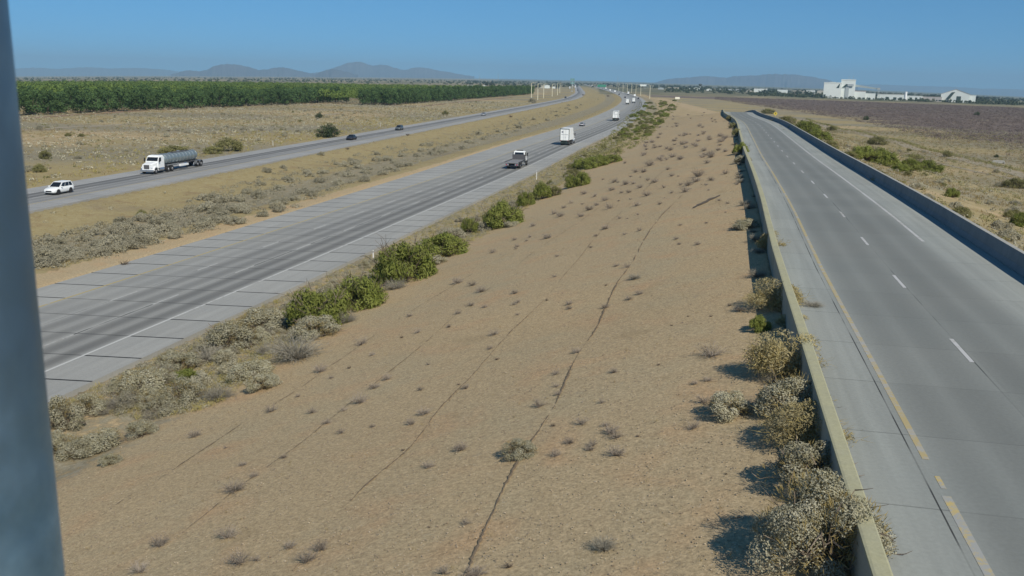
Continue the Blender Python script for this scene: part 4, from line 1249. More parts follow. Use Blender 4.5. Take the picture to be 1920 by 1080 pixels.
# ------------------------------------------------------------------ vehicles (front towards +Y, origin on the ground)
def paint(name, col, rough=0.35, metal=0.0):
    return simple(name, col, rough, metal, 0.06, 1.5, 0.5)
V_WHITE = paint('white_vehicle_paint', (0.78, 0.80, 0.78))
V_SILVER = paint('silver_vehicle_paint', (0.42, 0.44, 0.45), 0.35, 0.3)
V_DARK = paint('dark_blue_vehicle_paint', (0.022, 0.024, 0.032))
V_GREY = paint('grey_vehicle_paint', (0.11, 0.125, 0.13), 0.35, 0.2)
V_BLACK = simple('black_trim', (0.018, 0.018, 0.020), 0.6)
V_TYRE = simple('tyre_rubber', (0.022, 0.022, 0.022), 0.9)
V_RIM = simple('bright_rim', (0.55, 0.56, 0.57), 0.35, 0.7)
V_CHROME = simple('bright_metal', (0.60, 0.61, 0.62), 0.28, 0.9)
V_GLASS = simple('dark_vehicle_glass', (0.012, 0.015, 0.018), 0.08, 0.0, spec=0.6)
V_RED = simple('red_lamp', (0.35, 0.02, 0.02), 0.3)
V_LAMP = simple('clear_lamp', (0.65, 0.68, 0.70), 0.2)
V_TANK = paint('dull_aluminium_tank', (0.26, 0.31, 0.31), 0.42, 0.5)
V_DECK = simple('dark_steel_deck', (0.085, 0.085, 0.09), 0.7)
V_BOX = simple('white_trailer_panel', (0.80, 0.82, 0.79), 0.5, var=0.05, scale=0.6)
V_FRAMED = simple('dark_door_frame', (0.05, 0.075, 0.07), 0.6)
V_MARK = simple('grey_printed_marks', (0.22, 0.23, 0.26), 0.6)
V_GREENLT = simple('pale_green_box', (0.42, 0.52, 0.45), 0.6)

def wheel(parent, x, y, r, wdt, twin=False):
    """tyre with its rim as a sub-part; x is the outer face side"""
    s = 1 if x > 0 else -1
    o = MB()
    ring = []
    prof = [(0, r * 0.55), (0, r * 0.93), (-0.05, r), (-wdt + 0.05, r), (-wdt, r * 0.93), (-wdt, r * 0.55)]
    n = 20
    o.loft([[(x + s * px_, y + rr_ * math.cos(t), r + rr_ * math.sin(t)) for px_, rr_ in prof] for t in (2 * math.pi * i / n for i in range(n + 1))], caps=False)
    bmesh.ops.remove_doubles(o.bm, verts=o.bm.verts[:], dist=1e-4)
    w_ = o.build('wheel', V_TYRE, parent)
    q = MB()
    q.cyl((x - s * 0.06, y, r), (x - s * (wdt * 0.7), y, r), r * 0.60, r * 0.60, 20)
    q.cyl((x - s * 0.015, y, r), (x - s * 0.07, y, r), r * 0.22, r * 0.26, 10)
    q.build('rim', V_RIM, w_)
    return w_

def quad_on(p, u0, u1, v0, v1, out):
    """panel on a four-cornered face p (bl, br, tr, tl), pushed out a little"""
    p = [Vector(q) for q in p]
    n = (p[1] - p[0]).cross(p[3] - p[0]).normalized()
    f = lambda u, v: p[0].lerp(p[1], u).lerp(p[3].lerp(p[2], u), v)
    c = [f(u0, v0), f(u1, v0), f(u1, v1), f(u0, v1)]
    return [tuple(q + n * out) for q in c] , [tuple(q - n * 0.02) for q in c]

def panel(mb, p, u0, u1, v0, v1, out=0.012):
    a, b_ = quad_on(p, u0, u1, v0, v1, out)
    mb.loft([b_, a])

def car(name, style, mpaint):
    """passenger car: suv, sedan or pickup"""
    root = link(name, None)
    L, Wd, H = {'suv': (4.65, 1.86, 1.70), 'sedan': (4.75, 1.82, 1.45), 'pickup': (5.7, 2.0, 1.88)}[style]
    w = Wd / 2
    zh = {'suv': 1.02, 'sedan': 0.92, 'pickup': 1.15}[style]
    h = L / 2
    def ring(y, k, zl, zt):
        a = w * k
        return [(-a * 0.9, y, zl), (a * 0.9, y, zl), (a, y, zl + 0.16), (a, y, zl + (zt - zl) * 0.62), (a * 0.96, y, zt - 0.07), (a * 0.86, y, zt), (-a * 0.86, y, zt), (-a * 0.96, y, zt - 0.07), (-a, y, zl + (zt - zl) * 0.62), (-a, y, zl + 0.16)]
    tailh = zh - (0.02 if style != 'pickup' else 0.0)
    b = MB()
    b.loft([ring(-h, 0.88, 0.42, tailh - 0.12), ring(-h + 0.10, 0.96, 0.32, tailh - 0.02), ring(-h + 0.5, 1.0, 0.26, tailh), ring(0, 1.0, 0.24, zh), ring(h - 1.15, 0.99, 0.26, zh - 0.02), ring(h - 0.5, 0.95, 0.28, zh - 0.12), ring(h - 0.12, 0.86, 0.30, zh - 0.24), ring(h, 0.74, 0.36, zh - 0.34)])
    b.build('body', mpaint, root, True)
    if style == 'suv': yb, yf, tb, tf = -h + 0.12, h - 1.30, -h + 0.42, h - 2.20
    elif style == 'sedan': yb, yf, tb, tf = -h + 0.75, h - 1.35, -h + 1.45, h - 2.25
    else: yb, yf, tb, tf = -h + 2.0, h - 1.45, -h + 2.12, h - 2.25
    wb, wt = w * 0.90, w * 0.74
    z0, z1 = zh - 0.03, H
    B = [(-wb, yb, z0), (wb, yb, z0), (wb, yf, z0), (-wb, yf, z0)]
    T = [(-wt, tb, z1 - 0.06), (wt, tb, z1 - 0.06), (wt, tf, z1 - 0.06), (-wt, tf, z1 - 0.06)]
    T2 = [(-wt * 0.82, tb + 0.18, z1), (wt * 0.82, tb + 0.18, z1), (wt * 0.82, tf - 0.22, z1), (-wt * 0.82, tf - 0.22, z1)]
    c = MB(); c.loft([B, T, T2]); c.build('cabin', mpaint, root, False)
    g_ = MB(); panel(g_, (B[2], B[3], T[3], T[2]), 0.05, 0.95, 0.06, 0.95); g_.build('windshield', V_GLASS, root)
    g_ = MB(); panel(g_, (B[0], B[1], T[1], T[0]), 0.07, 0.93, 0.12, 0.92); g_.build('rear_window', V_GLASS, root)
    for f in ((B[1], B[2], T[2], T[1]), (B[3], B[0], T[0], T[3])):
        flip = f[0][0] < 0
        spans = [(0.06, 0.30), (0.33, 0.62), (0.65, 0.93)] if style == 'suv' else [(0.10, 0.48), (0.52, 0.92)]
        for a0, a1 in spans:
            if flip: a0, a1 = 1 - a1, 1 - a0
            g_ = MB(); panel(g_, f, a0, a1, 0.10, 0.90); g_.build('side_window', V_GLASS, root)
    for s in (-1, 1):
        m = MB(); m.loft([[(s * (w * 0.50), h - 0.10, zh - 0.42), (s * (w * 0.82), h - 0.30, zh - 0.40), (s * (w * 0.80), h - 0.36, zh - 0.25), (s * (w * 0.50), h - 0.14, zh - 0.30)],
                          [(s * (w * 0.50), h + 0.0, zh - 0.44), (s * (w * 0.86), h - 0.16, zh - 0.42), (s * (w * 0.84), h - 0.22, zh - 0.27), (s * (w * 0.50), h - 0.04, zh - 0.32)]])
        m.build('headlight', V_LAMP, root)
        m = MB(); m.box(s * w * 0.62, s * w * 0.90, -h - 0.012, -h + 0.2, zh - 0.34, zh - 0.16, 0.02); m.build('tail_light', V_RED, root)
        m = MB(); m.box(s * (w * 0.93), s * (w + 0.16), yf - 0.38, yf - 0.24, zh - 0.02, zh + 0.13, 0.02); m.build('mirror', mpaint if style != 'sedan' else V_BLACK, root)
    m = MB(); m.loft([[(-w * 0.5, h - 0.08, 0.42), (w * 0.5, h - 0.08, 0.42), (w * 0.46, h - 0.08, zh - 0.38), (-w * 0.46, h - 0.08, zh - 0.38)], [(-w * 0.5, h + 0.012, 0.44), (w * 0.5, h + 0.012, 0.44), (w * 0.46, h + 0.012, zh - 0.40), (-w * 0.46, h + 0.012, zh - 0.40)]])
    m.build('grille', V_BLACK, root)
    m = MB(); m.box(-w * 0.86, w * 0.86, -h - 0.02, -h + 0.2, 0.34, 0.52, 0.03); m.build('rear_bumper', V_BLACK, root)
    m = MB(); m.box(-w * 0.8, w * 0.8, -h * 0.9, h * 0.88, 0.16, 0.27); m.build('underbody', V_BLACK, root)
    wr = 0.36 if style != 'pickup' else 0.41
    for y in (-h + 0.95, h - 0.92):
        for s in (-1, 1):
            a = MB(); n = 14      # dark wheel arch
            a.loft([[(s * (w * 0.7), y + (wr + 0.07) * math.cos(t), max(0.17, wr + (wr + 0.07) * math.sin(t))) for t in (math.pi * 2 * i / n for i in range(n))],
                    [(s * (w + 0.006), y + (wr + 0.07) * math.cos(t), max(0.17, wr + (wr + 0.07) * math.sin(t))) for t in (math.pi * 2 * i / n for i in range(n))]])
            a.build('wheel_arch', V_BLACK, root)
            wheel(root, s * (w + 0.012), y, wr, 0.22)
    if style == 'pickup':
        m = MB(); m.box(-w * 0.80, w * 0.80, -h + 0.10, -h + 1.95, zh - 0.02, zh + 0.006); m.build('bed_liner', V_BLACK, root)
    return root

def tractor(root, y0, mp, sleeper=True, day=False):
    """conventional cab truck; y0 is the front bumper position (front towards +Y)"""
    f = y0
    w = 1.22
    m = MB()   # hood: tapers to the front
    m.loft([[(-0.86, f - 0.12, 0.75), (0.86, f - 0.12, 0.75), (0.80, f - 0.14, 1.58), (0.62, f - 0.16, 1.68), (-0.62, f - 0.16, 1.68), (-0.80, f - 0.14, 1.58)],
            [(-1.0, f - 0.9, 0.80), (1.0, f - 0.9, 0.80), (0.94, f - 0.9, 1.72), (0.74, f - 0.9, 1.84), (-0.74, f - 0.9, 1.84), (-0.94, f - 0.9, 1.72)],
            [(-1.06, f - 1.95, 0.8), (1.06, f - 1.95, 0.8), (1.03, f - 1.95, 1.86), (0.84, f - 1.95, 2.0), (-0.84, f - 1.95, 2.0), (-1.03, f - 1.95, 1.86)]])
    m.build('hood', mp, root, False)
    m = MB(); m.box(-0.50, 0.50, f - 0.22, f - 0.09, 0.86, 1.58, 0.03); m.build('grille', V_DECK, root)
    m = MB(); m.box(-w, w, f - 0.35, f, 0.38, 0.76, 0.07); m.build('bumper', V_CHROME, root)
    for s in (-1, 1):
        m = MB()   # fender over the steer axle
        n = 9
        pr = [(f - 1.15 + 0.78 * math.cos(math.pi * i / n), 0.55 + 0.70 * math.sin(math.pi * i / n)) for i in range(n + 1)]
        pi_ = [(f - 1.15 + 0.62 * math.cos(math.pi * i / n), 0.55 + 0.58 * math.sin(math.pi * i / n)) for i in range(n, -1, -1)]
        m.loft([[(s * 0.75, y, z) for y, z in pr + pi_], [(s * w, y, z) for y, z in pr + pi_]])
        m.build('fender', mp, root)
        m = MB(); m.box(s * 0.62, s * 1.02, f - 0.34, f - 0.10, 1.02, 1.24, 0.05); m.build('headlight', V_LAMP, root)
        m = MB(); m.box(s * 1.30, s * 1.52, f - 2.12, f - 2.02, 1.95, 2.65, 0.03); m.build('mirror', V_BLACK, root)
    roof = 3.05
    B = [(-1.18, f - 4.0, 0.95), (1.18, f - 4.0, 0.95), (1.18, f - 1.92, 0.95), (-1.18, f - 1.92, 0.95)]
    T = [(-1.17, f - 4.0, 2.02), (1.17, f - 4.0, 2.02), (1.17, f - 1.95, 2.02), (-1.17, f - 1.95, 2.02)]
    T1 = [(-1.10, f - 3.95, 2.86), (1.10, f - 3.95, 2.86), (1.08, f - 2.42, 2.80), (-1.08, f - 2.42, 2.80)]
    T2 = [(-0.95, f - 3.85, roof), (0.95, f - 3.85, roof), (0.92, f - 2.7, roof - 0.02), (-0.92, f - 2.7, roof - 0.02)]
    m = MB(); m.loft([B, T, T1, T2]); m.build('cab', mp, root)
    g_ = MB(); panel(g_, (T[2], T[3], T1[3], T1[2]), 0.05, 0.95, 0.10, 0.92, 0.015); g_.build('windshield', V_GLASS, root)
    for q in ((T[1], T[2], T1[2], T1[1]), (T[3], T[0], T1[0], T1[3])):
        g_ = MB()
        lo_, hi_ = (0.50, 0.93) if q[0][0] > 0 else (0.07, 0.50)
        panel(g_, q, lo_, hi_, 0.05, 0.85, 0.015); g_.build('side_window', V_GLASS, root)
    g_ = MB(); panel(g_, (T[0], T[1], T1[1], T1[0]), 0.18, 0.82, 0.15, 0.8, 0.015); g_.build('rear_window', V_GLASS, root)
    back = f - 4.0
    if sleeper:
        m = MB(); m.box(-1.2, 1.2, f - 5.5, f - 3.9, 1.0, 3.15, 0.08); m.build('sleeper', mp, root)
        m = MB(); m.loft([[(-1.05, f - 5.4, 3.1), (1.05, f - 5.4, 3.1), (1.0, f - 2.9, 3.03), (-1.0, f - 2.9, 3.03)], [(-1.05, f - 5.4, 3.95), (1.05, f - 5.4, 3.95), (0.7, f - 3.6, 3.6), (-0.7, f - 3.6, 3.6)]]); m.build('roof_fairing', mp, root)
        back = f - 5.5
    for s in (-1, 1):
        m = MB(); m.cyl((s * 1.0, f - 2.3, 0.70), (s * 1.0, back + 0.3, 0.70), 0.33, 0.33, 14); m.build('fuel_tank', V_CHROME, root)
        wheel(root, s * 1.22, f - 1.15, 0.50, 0.30)
    m = MB(); m.box(-0.45, 0.45, f - 9.0 + (0 if sleeper else 1.0), f - 0.5, 0.70, 0.98); m.build('chassis', V_DECK, root)
    ax = [back - 1.35, back - 2.65]
    for y in ax:
        for s in (-1, 1):
            wheel(root, s * 1.22, y, 0.51, 0.55)
    return back, ax

def box_semi():
    root = link('semi_trailer_truck', None)
    # origin under the rear bumper: trailer runs forward 16 m
    LT = 9.0
    m = MB(); m.box(-1.28, 1.28, 0.05, LT, 1.22, 4.08, 0.03); m.build('trailer_body', V_BOX, root)
    m = MB()
    m.box(-1.32, -1.17, -0.03, 0.10, 1.02, 4.12); m.box(1.17, 1.32, -0.03, 0.10, 1.02, 4.12); m.box(-1.17, 1.17, -0.03, 0.10, 3.92, 4.12); m.box(-1.17, 1.17, -0.03, 0.10, 1.02, 1.22)
    m.build('rear_frame', V_FRAMED, root)
    for s in (-1, 1):
        d = MB(); d.box(s * 0.012, s * 1.165, -0.005, 0.08, 1.24, 3.91, 0.01)
        dd = d.build('rear_door', V_BOX, root)
        q = MB(); q.box(s * 0.30, s * 0.34, -0.05, -0.008, 1.26, 3.88); q.box(s * 0.18, s * 0.42, -0.06, -0.008, 1.95, 2.01); q.build('lock_rod', V_RIM, dd)
        if s < 0:
            q = MB(); q.cyl((-0.62, -0.006, 3.28), (-0.62, -0.016, 3.28), 0.26, 0.26, 14); q.build('emblem', V_MARK, dd)
        # blurred lines of print
        q = MB()
        x = 0.06 if s > 0 else -0.95
        for k_ in range(5):
            x1 = x + 0.10 + 0.05 * ((k_ * 7) % 3)
            q.box(x, x1, -0.012, -0.006, 2.58, 2.70); x = x1 + 0.05
        q.build('lettering', V_MARK, dd)
    m = MB(); m.box(-1.2, 1.2, 0.0, 0.14, 0.50, 0.66, 0.02); m.box(-0.75, -0.65, 0.02, 0.12, 0.62, 1.1); m.box(0.65, 0.75, 0.02, 0.12, 0.62, 1.1); m.build('underride_bar', V_FRAMED, root)
    for s in (-1, 1):
        q = MB(); q.box(s * 0.85, s * 1.18, -0.035, 0.0, 1.11, 1.2); q.build('tail_light', V_RED, root)
        for y in (1.6, 2.9):
            wheel(root, s * 1.24, y, 0.51, 0.55)
    m = MB(); m.box(-0.6, 0.6, 0.9, 3.8, 0.7, 1.2); m.build('bogie', V_DECK, root)
    m = MB(); m.box(-1.0, -0.9, LT - 5.2, LT - 5.0, 0.4, 1.2); m.box(0.9, 1.0, LT - 5.2, LT - 5.0, 0.4, 1.2); m.box(-0.9, 0.9, LT - 5.15, LT - 5.05, 0.9, 1.0); m.build('landing_gear', V_DECK, root)
    tractor(root, LT + 5.6, V_WHITE)
    return root

def tanker():
    root = link('tanker_truck', None)
    # origin under the front bumper, truck faces +Y, so everything runs to -Y
    back, ax = tractor(root, 0.0, V_WHITE, sleeper=False)
    r, zc = 0.93, 2.15
    y0, y1 = -4.55, -17.3
    m = MB()
    n = 28
    prof = [(y0, 0.05), (y0 - 0.10, 0.45), (y0 - 0.35, 0.80), (y0 - 0.62, r)] + [(y0 - 0.62 + (y1 - y0 + 1.24) * t / 8, r) for t in range(1, 9)] + [(y1 + 0.35, 0.80), (y1 + 0.10, 0.45), (y1, 0.05)]
    m.loft([[(q * math.cos(t), y, zc + q * math.sin(t)) for t in (2 * math.pi * i / n for i in range(n))] for y, q in prof])
    tk = m.build('tank', V_TANK, root, True)
    for k_ in range(10):
        y = y0 - 0.9 - k_ * 1.22
        q = MB()
        q.loft([[(rr_ * math.cos(t), yy, zc + rr_ * math.sin(t)) for yy, rr_ in ((y - 0.05, r - 0.02), (y - 0.05, r + 0.06), (y + 0.05, r + 0.06), (y + 0.05, r - 0.02))] for t in (2 * math.pi * i / n for i in range(n + 1))], caps=False)
        q.build('stiffening_ring', V_CHROME, tk)
    q = MB(); q.box(-0.30, 0.30, -14.6, -8.2, zc + r - 0.02, zc + r + 0.10, 0.03); q.build('walkway', V_DECK, tk)
    q = MB(); q.cyl((0, -11.2, zc + r), (0, -11.2, zc + r + 0.22), 0.3, 0.3, 14); q.build('manhole', V_CHROME, tk)
    m = MB(); m.box(-0.5, 0.5, -17.6, -4.9, 1.02, 1.22); m.build('trailer_frame', V_DECK, root)
    for s in (-1, 1):
        m = MB(); m.box(s * 0.78, s * 1.14, -9.2, -5.0, 1.10, 1.26); m.build('hose_tray', V_CHROME, root)
        m = MB(); m.box(s * 0.9, s * 1.22, -12.6, -9.6, 0.60, 0.98, 0.03); m.build('side_guard', V_WHITE, root)
        for y in (-16.2, -17.5):
            wheel(root, s * 1.22, y, 0.51, 0.55)
        m = MB(); nn = 10
        for yy in (-16.2, -17.5):
            m.loft([[(s * 0.72, yy + rr_ * math.cos(math.pi * i / nn), 0.55 + rr_ * math.sin(math.pi * i / nn)) for rr_ in (0.60, 0.64)] + [(s * 1.24, yy + rr_ * math.cos(math.pi * i / nn), 0.55 + rr_ * math.sin(math.pi * i / nn)) for rr_ in (0.64, 0.60)] for i in range(nn + 1)])
        m.build('mudguard', V_CHROME, root)
    m = MB(); m.box(-1.2, 1.2, -18.3, -18.1, 0.55, 0.95, 0.03); m.build('rear_bumper', V_CHROME, root)
    return root

def tow_truck():
    root = link('flatbed_tow_truck', None)
    # origin under the rear of the deck
    m = MB(); m.box(-1.25, 1.25, 0.0, 6.7, 1.02, 1.18, 0.02); d = m.build('deck', simple('worn_steel_deck', (0.21, 0.21, 0.21), 0.7), root)
    for s in (-1, 1):
        m = MB(); m.box(s * 1.22, s * 1.28, 0.1, 6.6, 1.10, 1.26); m.build('deck_rail', V_BLACK, d)
        m = MB(); m.box(s * 0.55, s * 1.15, 0.12, 0.34, 0.62, 0.98, 0.02); m.build('tail_light_panel', V_RIM, root)
        m = MB(); m.box(s * 0.80, s * 1.05, 0.08, 0.13, 0.70, 0.86); m.build('tail_light', V_RED, root)
        m = MB(); m.box(s * 0.62, s * 1.20, 3.7, 5.2, 0.55, 1.0, 0.03); m.build('tool_box', V_CHROME, root)
        for y in (2.1,):
            wheel(root, s * 1.20, y, 0.48, 0.52)
        wheel(root, s * 1.18, 8.75, 0.48, 0.3)
        m = MB(); m.box(s * 1.22, s * 1.42, 8.05, 8.15, 1.75, 2.35, 0.03); m.build('mirror', V_BLACK, root)
    m = MB(); m.box(-0.9, 0.9, 0.05, 0.25, 0.42, 0.6, 0.02); m.build('rear_bar', V_BLACK, root)
    m = MB(); m.box(-0.45, 0.45, 0.3, 9.4, 0.66, 0.96); m.build('chassis', V_BLACK, root)
    m = MB(); m.box(-1.22, 1.22, 6.62, 6.74, 1.15, 2.1, 0.02); m.build('headboard', V_DECK, root)
    B = [(-1.1, 6.85, 0.95), (1.1, 6.85, 0.95), (1.1, 8.5, 0.95), (-1.1, 8.5, 0.95)]
    T = [(-1.1, 6.85, 1.75), (1.1, 6.85, 1.75), (1.1, 8.5, 1.75), (-1.1, 8.5, 1.75)]
    T1 = [(-1.0, 6.95, 2.55), (1.0, 6.95, 2.55), (1.0, 8.0, 2.55), (-1.0, 8.0, 2.55)]
    T2 = [(-0.85, 7.1, 2.70), (0.85, 7.1, 2.70), (0.85, 7.8, 2.70), (-0.85, 7.8, 2.70)]
    m = MB(); m.loft([B, T, T1, T2]); m.build('cab', V_WHITE, root)
    g_ = MB(); panel(g_, (T[0], T[1], T1[1], T1[0]), 0.1, 0.9, 0.18, 0.88, 0.015); g_.build('rear_window', V_GLASS, root)
    g_ = MB(); panel(g_, (T[2], T[3], T1[3], T1[2]), 0.06, 0.94, 0.1, 0.92, 0.015); g_.build('windshield', V_GLASS, root)
    for q in ((T[1], T[2], T1[2], T1[1]), (T[3], T[0], T1[0], T1[3])):
        g_ = MB(); panel(g_, q, 0.15, 0.88, 0.08, 0.88, 0.015); g_.build('side_window', V_GLASS, root)
    m = MB()
    m.loft([[(-1.0, 8.45, 0.75), (1.0, 8.45, 0.75), (0.98, 8.45, 1.75), (-0.98, 8.45, 1.75)], [(-0.85, 9.7, 0.75), (0.85, 9.7, 0.75), (0.8, 9.7, 1.45), (-0.8, 9.7, 1.45)]]); m.build('hood', V_WHITE, root)
    m = MB(); m.box(-1.15, 1.15, 9.65, 9.85, 0.4, 0.72, 0.04); m.build('bumper', V_CHROME, root)
    m = MB(); m.box(-0.6, 0.6, 7.3, 7.55, 2.68, 2.84, 0.03); m.build('light_bar', V_BLACK, root)
    return root

def box_van(name, mp):
    root = link(name, None)
    m = MB(); m.box(-1.15, 1.15, 0.0, 5.0, 0.85, 3.2, 0.04); m.build('cargo_box', mp, root)
    m = MB(); m.box(-1.02, 1.02, -0.015, 0.05, 1.0, 3.05, 0.01); m.build('rear_door', V_BOX, root)
    m = MB(); m.loft([[(-1.0, 4.95, 0.6), (1.0, 4.95, 0.6), (0.95, 5.0, 2.2), (-0.95, 5.0, 2.2)], [(-1.0, 6.2, 0.6), (1.0, 6.2, 0.6), (0.85, 5.75, 2.15), (-0.85, 5.75, 2.15)]]); m.build('cab', V_WHITE, root)
    m = MB(); m.loft([[(-0.95, 6.1, 0.6), (0.95, 6.1, 0.6), (0.9, 6.1, 1.3), (-0.9, 6.1, 1.3)], [(-0.85, 7.0, 0.6), (0.85, 7.0, 0.6), (0.8, 7.0, 1.1), (-0.8, 7.0, 1.1)]]); m.build('hood', V_WHITE, root)
    g_ = MB(); panel(g_, ((0.95, 6.17, 1.25), (-0.95, 6.17, 1.25), (-0.85, 5.75, 2.1), (0.85, 5.75, 2.1)), 0.05, 0.95, 0.1, 0.95, 0.02); g_.build('windshield', V_GLASS, root)
    for s in (-1, 1):
        m = MB(); m.box(s * 0.85, s * 1.1, -0.03, 0.02, 0.88, 0.98); m.build('tail_light', V_RED, root)
        for y in (1.3, 6.0):
            wheel(root, s * 1.08, y, 0.40, 0.28)
    m = MB(); m.box(-1.05, 1.05, -0.1, 0.1, 0.45, 0.6, 0.02); m.build('rear_bumper', V_BLACK, root)
    m = MB(); m.box(-0.5, 0.5, 0.1, 6.8, 0.5, 0.88); m.build('chassis', V_BLACK, root)
    return root

USED = {}
def vehicle(kind, q, away, label, cat, group=None, shift=0.0, lane_fix=None):
    """put one on its carriageway where the photo shows it: q is the picture point under its near end"""
    makers = {'suv_white': lambda: car('suv', 'suv', V_WHITE), 'suv_grey': lambda: car('suv', 'suv', V_GREY), 'sedan_dark': lambda: car('sedan', 'sedan', V_DARK), 'sedan_silver': lambda: car('sedan', 'sedan', V_SILVER),
              'suv_dark': lambda: car('suv', 'suv', V_DARK), 'pickup_white': lambda: car('pickup_truck', 'pickup', V_WHITE), 'semi': box_semi, 'tanker': tanker, 'tow': tow_truck, 'van': lambda: box_van('box_truck', V_WHITE)}
    nm = {'suv_white': 'suv', 'suv_grey': 'suv', 'suv_dark': 'suv', 'sedan_dark': 'sedan', 'sedan_silver': 'sedan', 'pickup_white': 'pickup_truck', 'semi': 'semi_trailer_truck', 'tanker': 'tanker_truck', 'tow': 'flatbed_tow_truck', 'van': 'box_truck'}[kind]
    if kind not in USED:
        o = makers[kind](); USED[kind] = o
    else:
        o = copy_tree(USED[kind])
    o.name = nm
    p = hit([q], base)[0]
    ln = HR if away else LC
    t = np.array(ln.heading(p[0], p[1]))
    if not away: t = -t
    half = {'suv_white': 2.3, 'suv_grey': 2.3, 'suv_dark': 2.3, 'sedan_dark': 2.35, 'sedan_silver': 2.35, 'pickup_white': 2.85}.get(kind)
    # cars: origin in the middle; trucks: origin at the near end
    x, y = p[0], p[1]
    if half:
        s = 1.0 if away else -1.0
        x, y = x + t[0] * half * s, y + t[1] * half * s
    elif kind in ('semi', 'van') and not away:
        ln_ = 14.6 if kind == 'semi' else 7.0
        x, y = x - t[0] * ln_, y - t[1] * ln_
    z = float(base([x], [y])[0]) + 0.072
    dx = t[0]; dy = t[1]
    o.location = (x, y, z)
    # follow the slope of the road
    x2, y2 = x + dx * 5, y + dy * 5
    o.rotation_euler = (math.atan2(float(base([x2], [y2])[0]) + 0.072 - z, 5), 0, math.atan2(-dx, dy))
    for k_ in ('group',):
        if k_ in o: del o[k_]
    tag(o, label, cat, group)
    return o

vehicle('suv_white', (92, 367), False, 'white car with dark windows on the far carriageway, nearest the steel pole', 'car')
vehicle('tanker', (275, 327.5), False, 'white tanker truck with long ribbed grey tank on the far carriageway', 'truck')
vehicle('sedan_dark', (654, 263.5), False, 'dark car on the far carriageway, first beyond the tanker', 'car')
vehicle('suv_grey', (745, 245), False, 'grey car on the far carriageway, between the dark car and the silver car', 'car')
vehicle('sedan_silver', (905, 217), False, 'silver car on the far carriageway, third beyond the tanker', 'car')
_tow = vehicle('tow', (959, 318), True, 'flatbed tow truck with empty dark deck and white cab', 'truck')
_tow.scale = (1.12, 1.12, 1.12)
_bx = vehicle('semi', (1058, 273), True, 'white box trailer truck with dark framed doors, nearest of the box trailers', 'truck')
_bx.scale = (0.98, 0.85, 1.10)
vehicle('sedan_silver', (1090, 237), True, 'silver car alone between the nearest two box trailers', 'car')
vehicle('semi', (1153, 227), True, 'white box trailer truck second nearest on the right carriageway', 'truck')
vehicle('semi', (1176, 196), True, 'white box trailer of the side by side pair in the bend, left one', 'truck')
vehicle('semi', (1188, 193.5), True, 'white box trailer of the side by side pair in the bend, right one', 'truck')
vehicle('van', (1190, 182), True, 'white box truck just beyond the side by side trailers', 'truck')
vehicle('semi', (1178, 178), True, 'white trailer farther round the bend beyond the box truck', 'truck')
vehicle('pickup_white', (1168, 175), True, 'white pickup in the bend left of the farther trailer', 'pickup')
vehicle('suv_dark', (1161, 178), True, 'dark car left of the white pickup in the bend', 'car')
vehicle('suv_dark', (1172, 184), True, 'dark car in the bend beside the white box truck', 'car')
vehicle('van', (1144, 171), True, 'lone white box truck in the far bend under the light poles', 'truck')
vehicle('sedan_dark', (1130, 166.5), True, 'dark car in the far bend beyond the lone white box truck', 'car')
vehicle('semi', (1122, 164), True, 'white trailer at the far end of the right carriageway by the green sign', 'truck')
vehicle('van', (1110, 161.5), True, 'small white truck farthest along the right carriageway', 'truck')
vehicle('suv_dark', (1060, 184.5), False, 'dark car in the far carriageway bend, left of a close pair', 'car')
vehicle('sedan_silver', (1067, 186), False, 'silver car in the far carriageway bend, right of a close pair', 'car')
vehicle('semi', (1068, 167), False, 'white trailer truck coming through the distant end of the far carriageway', 'truck')
vehicle('van', (1078, 165.5), False, 'white box truck right of the distant oncoming trailer truck', 'truck')
vehicle('van', (1074, 162.5), False, 'farthest white box truck on the far carriageway', 'truck')

vehicle('semi', (1079, 164), False, 'white trailer truck just behind the two distant box trucks of the far carriageway', 'truck')
vehicle('pickup_white', (1072, 172), False, 'white pickup in the left lane where the far carriageway straightens', 'pickup')
vehicle('sedan_dark', (1083, 170), False, 'dark car in the inner lane where the far carriageway straightens', 'car')
vehicle('van', (1153, 173.5), True, 'white box truck in the far bend between the lone truck and the white pickup', 'truck')
vehicle('semi', (1136, 168), True, 'white trailer in the far bend just left of the lone box truck', 'truck')
vehicle('suv_dark', (1197, 186), True, 'dark car at the outer edge of the bend right of the box truck', 'car')
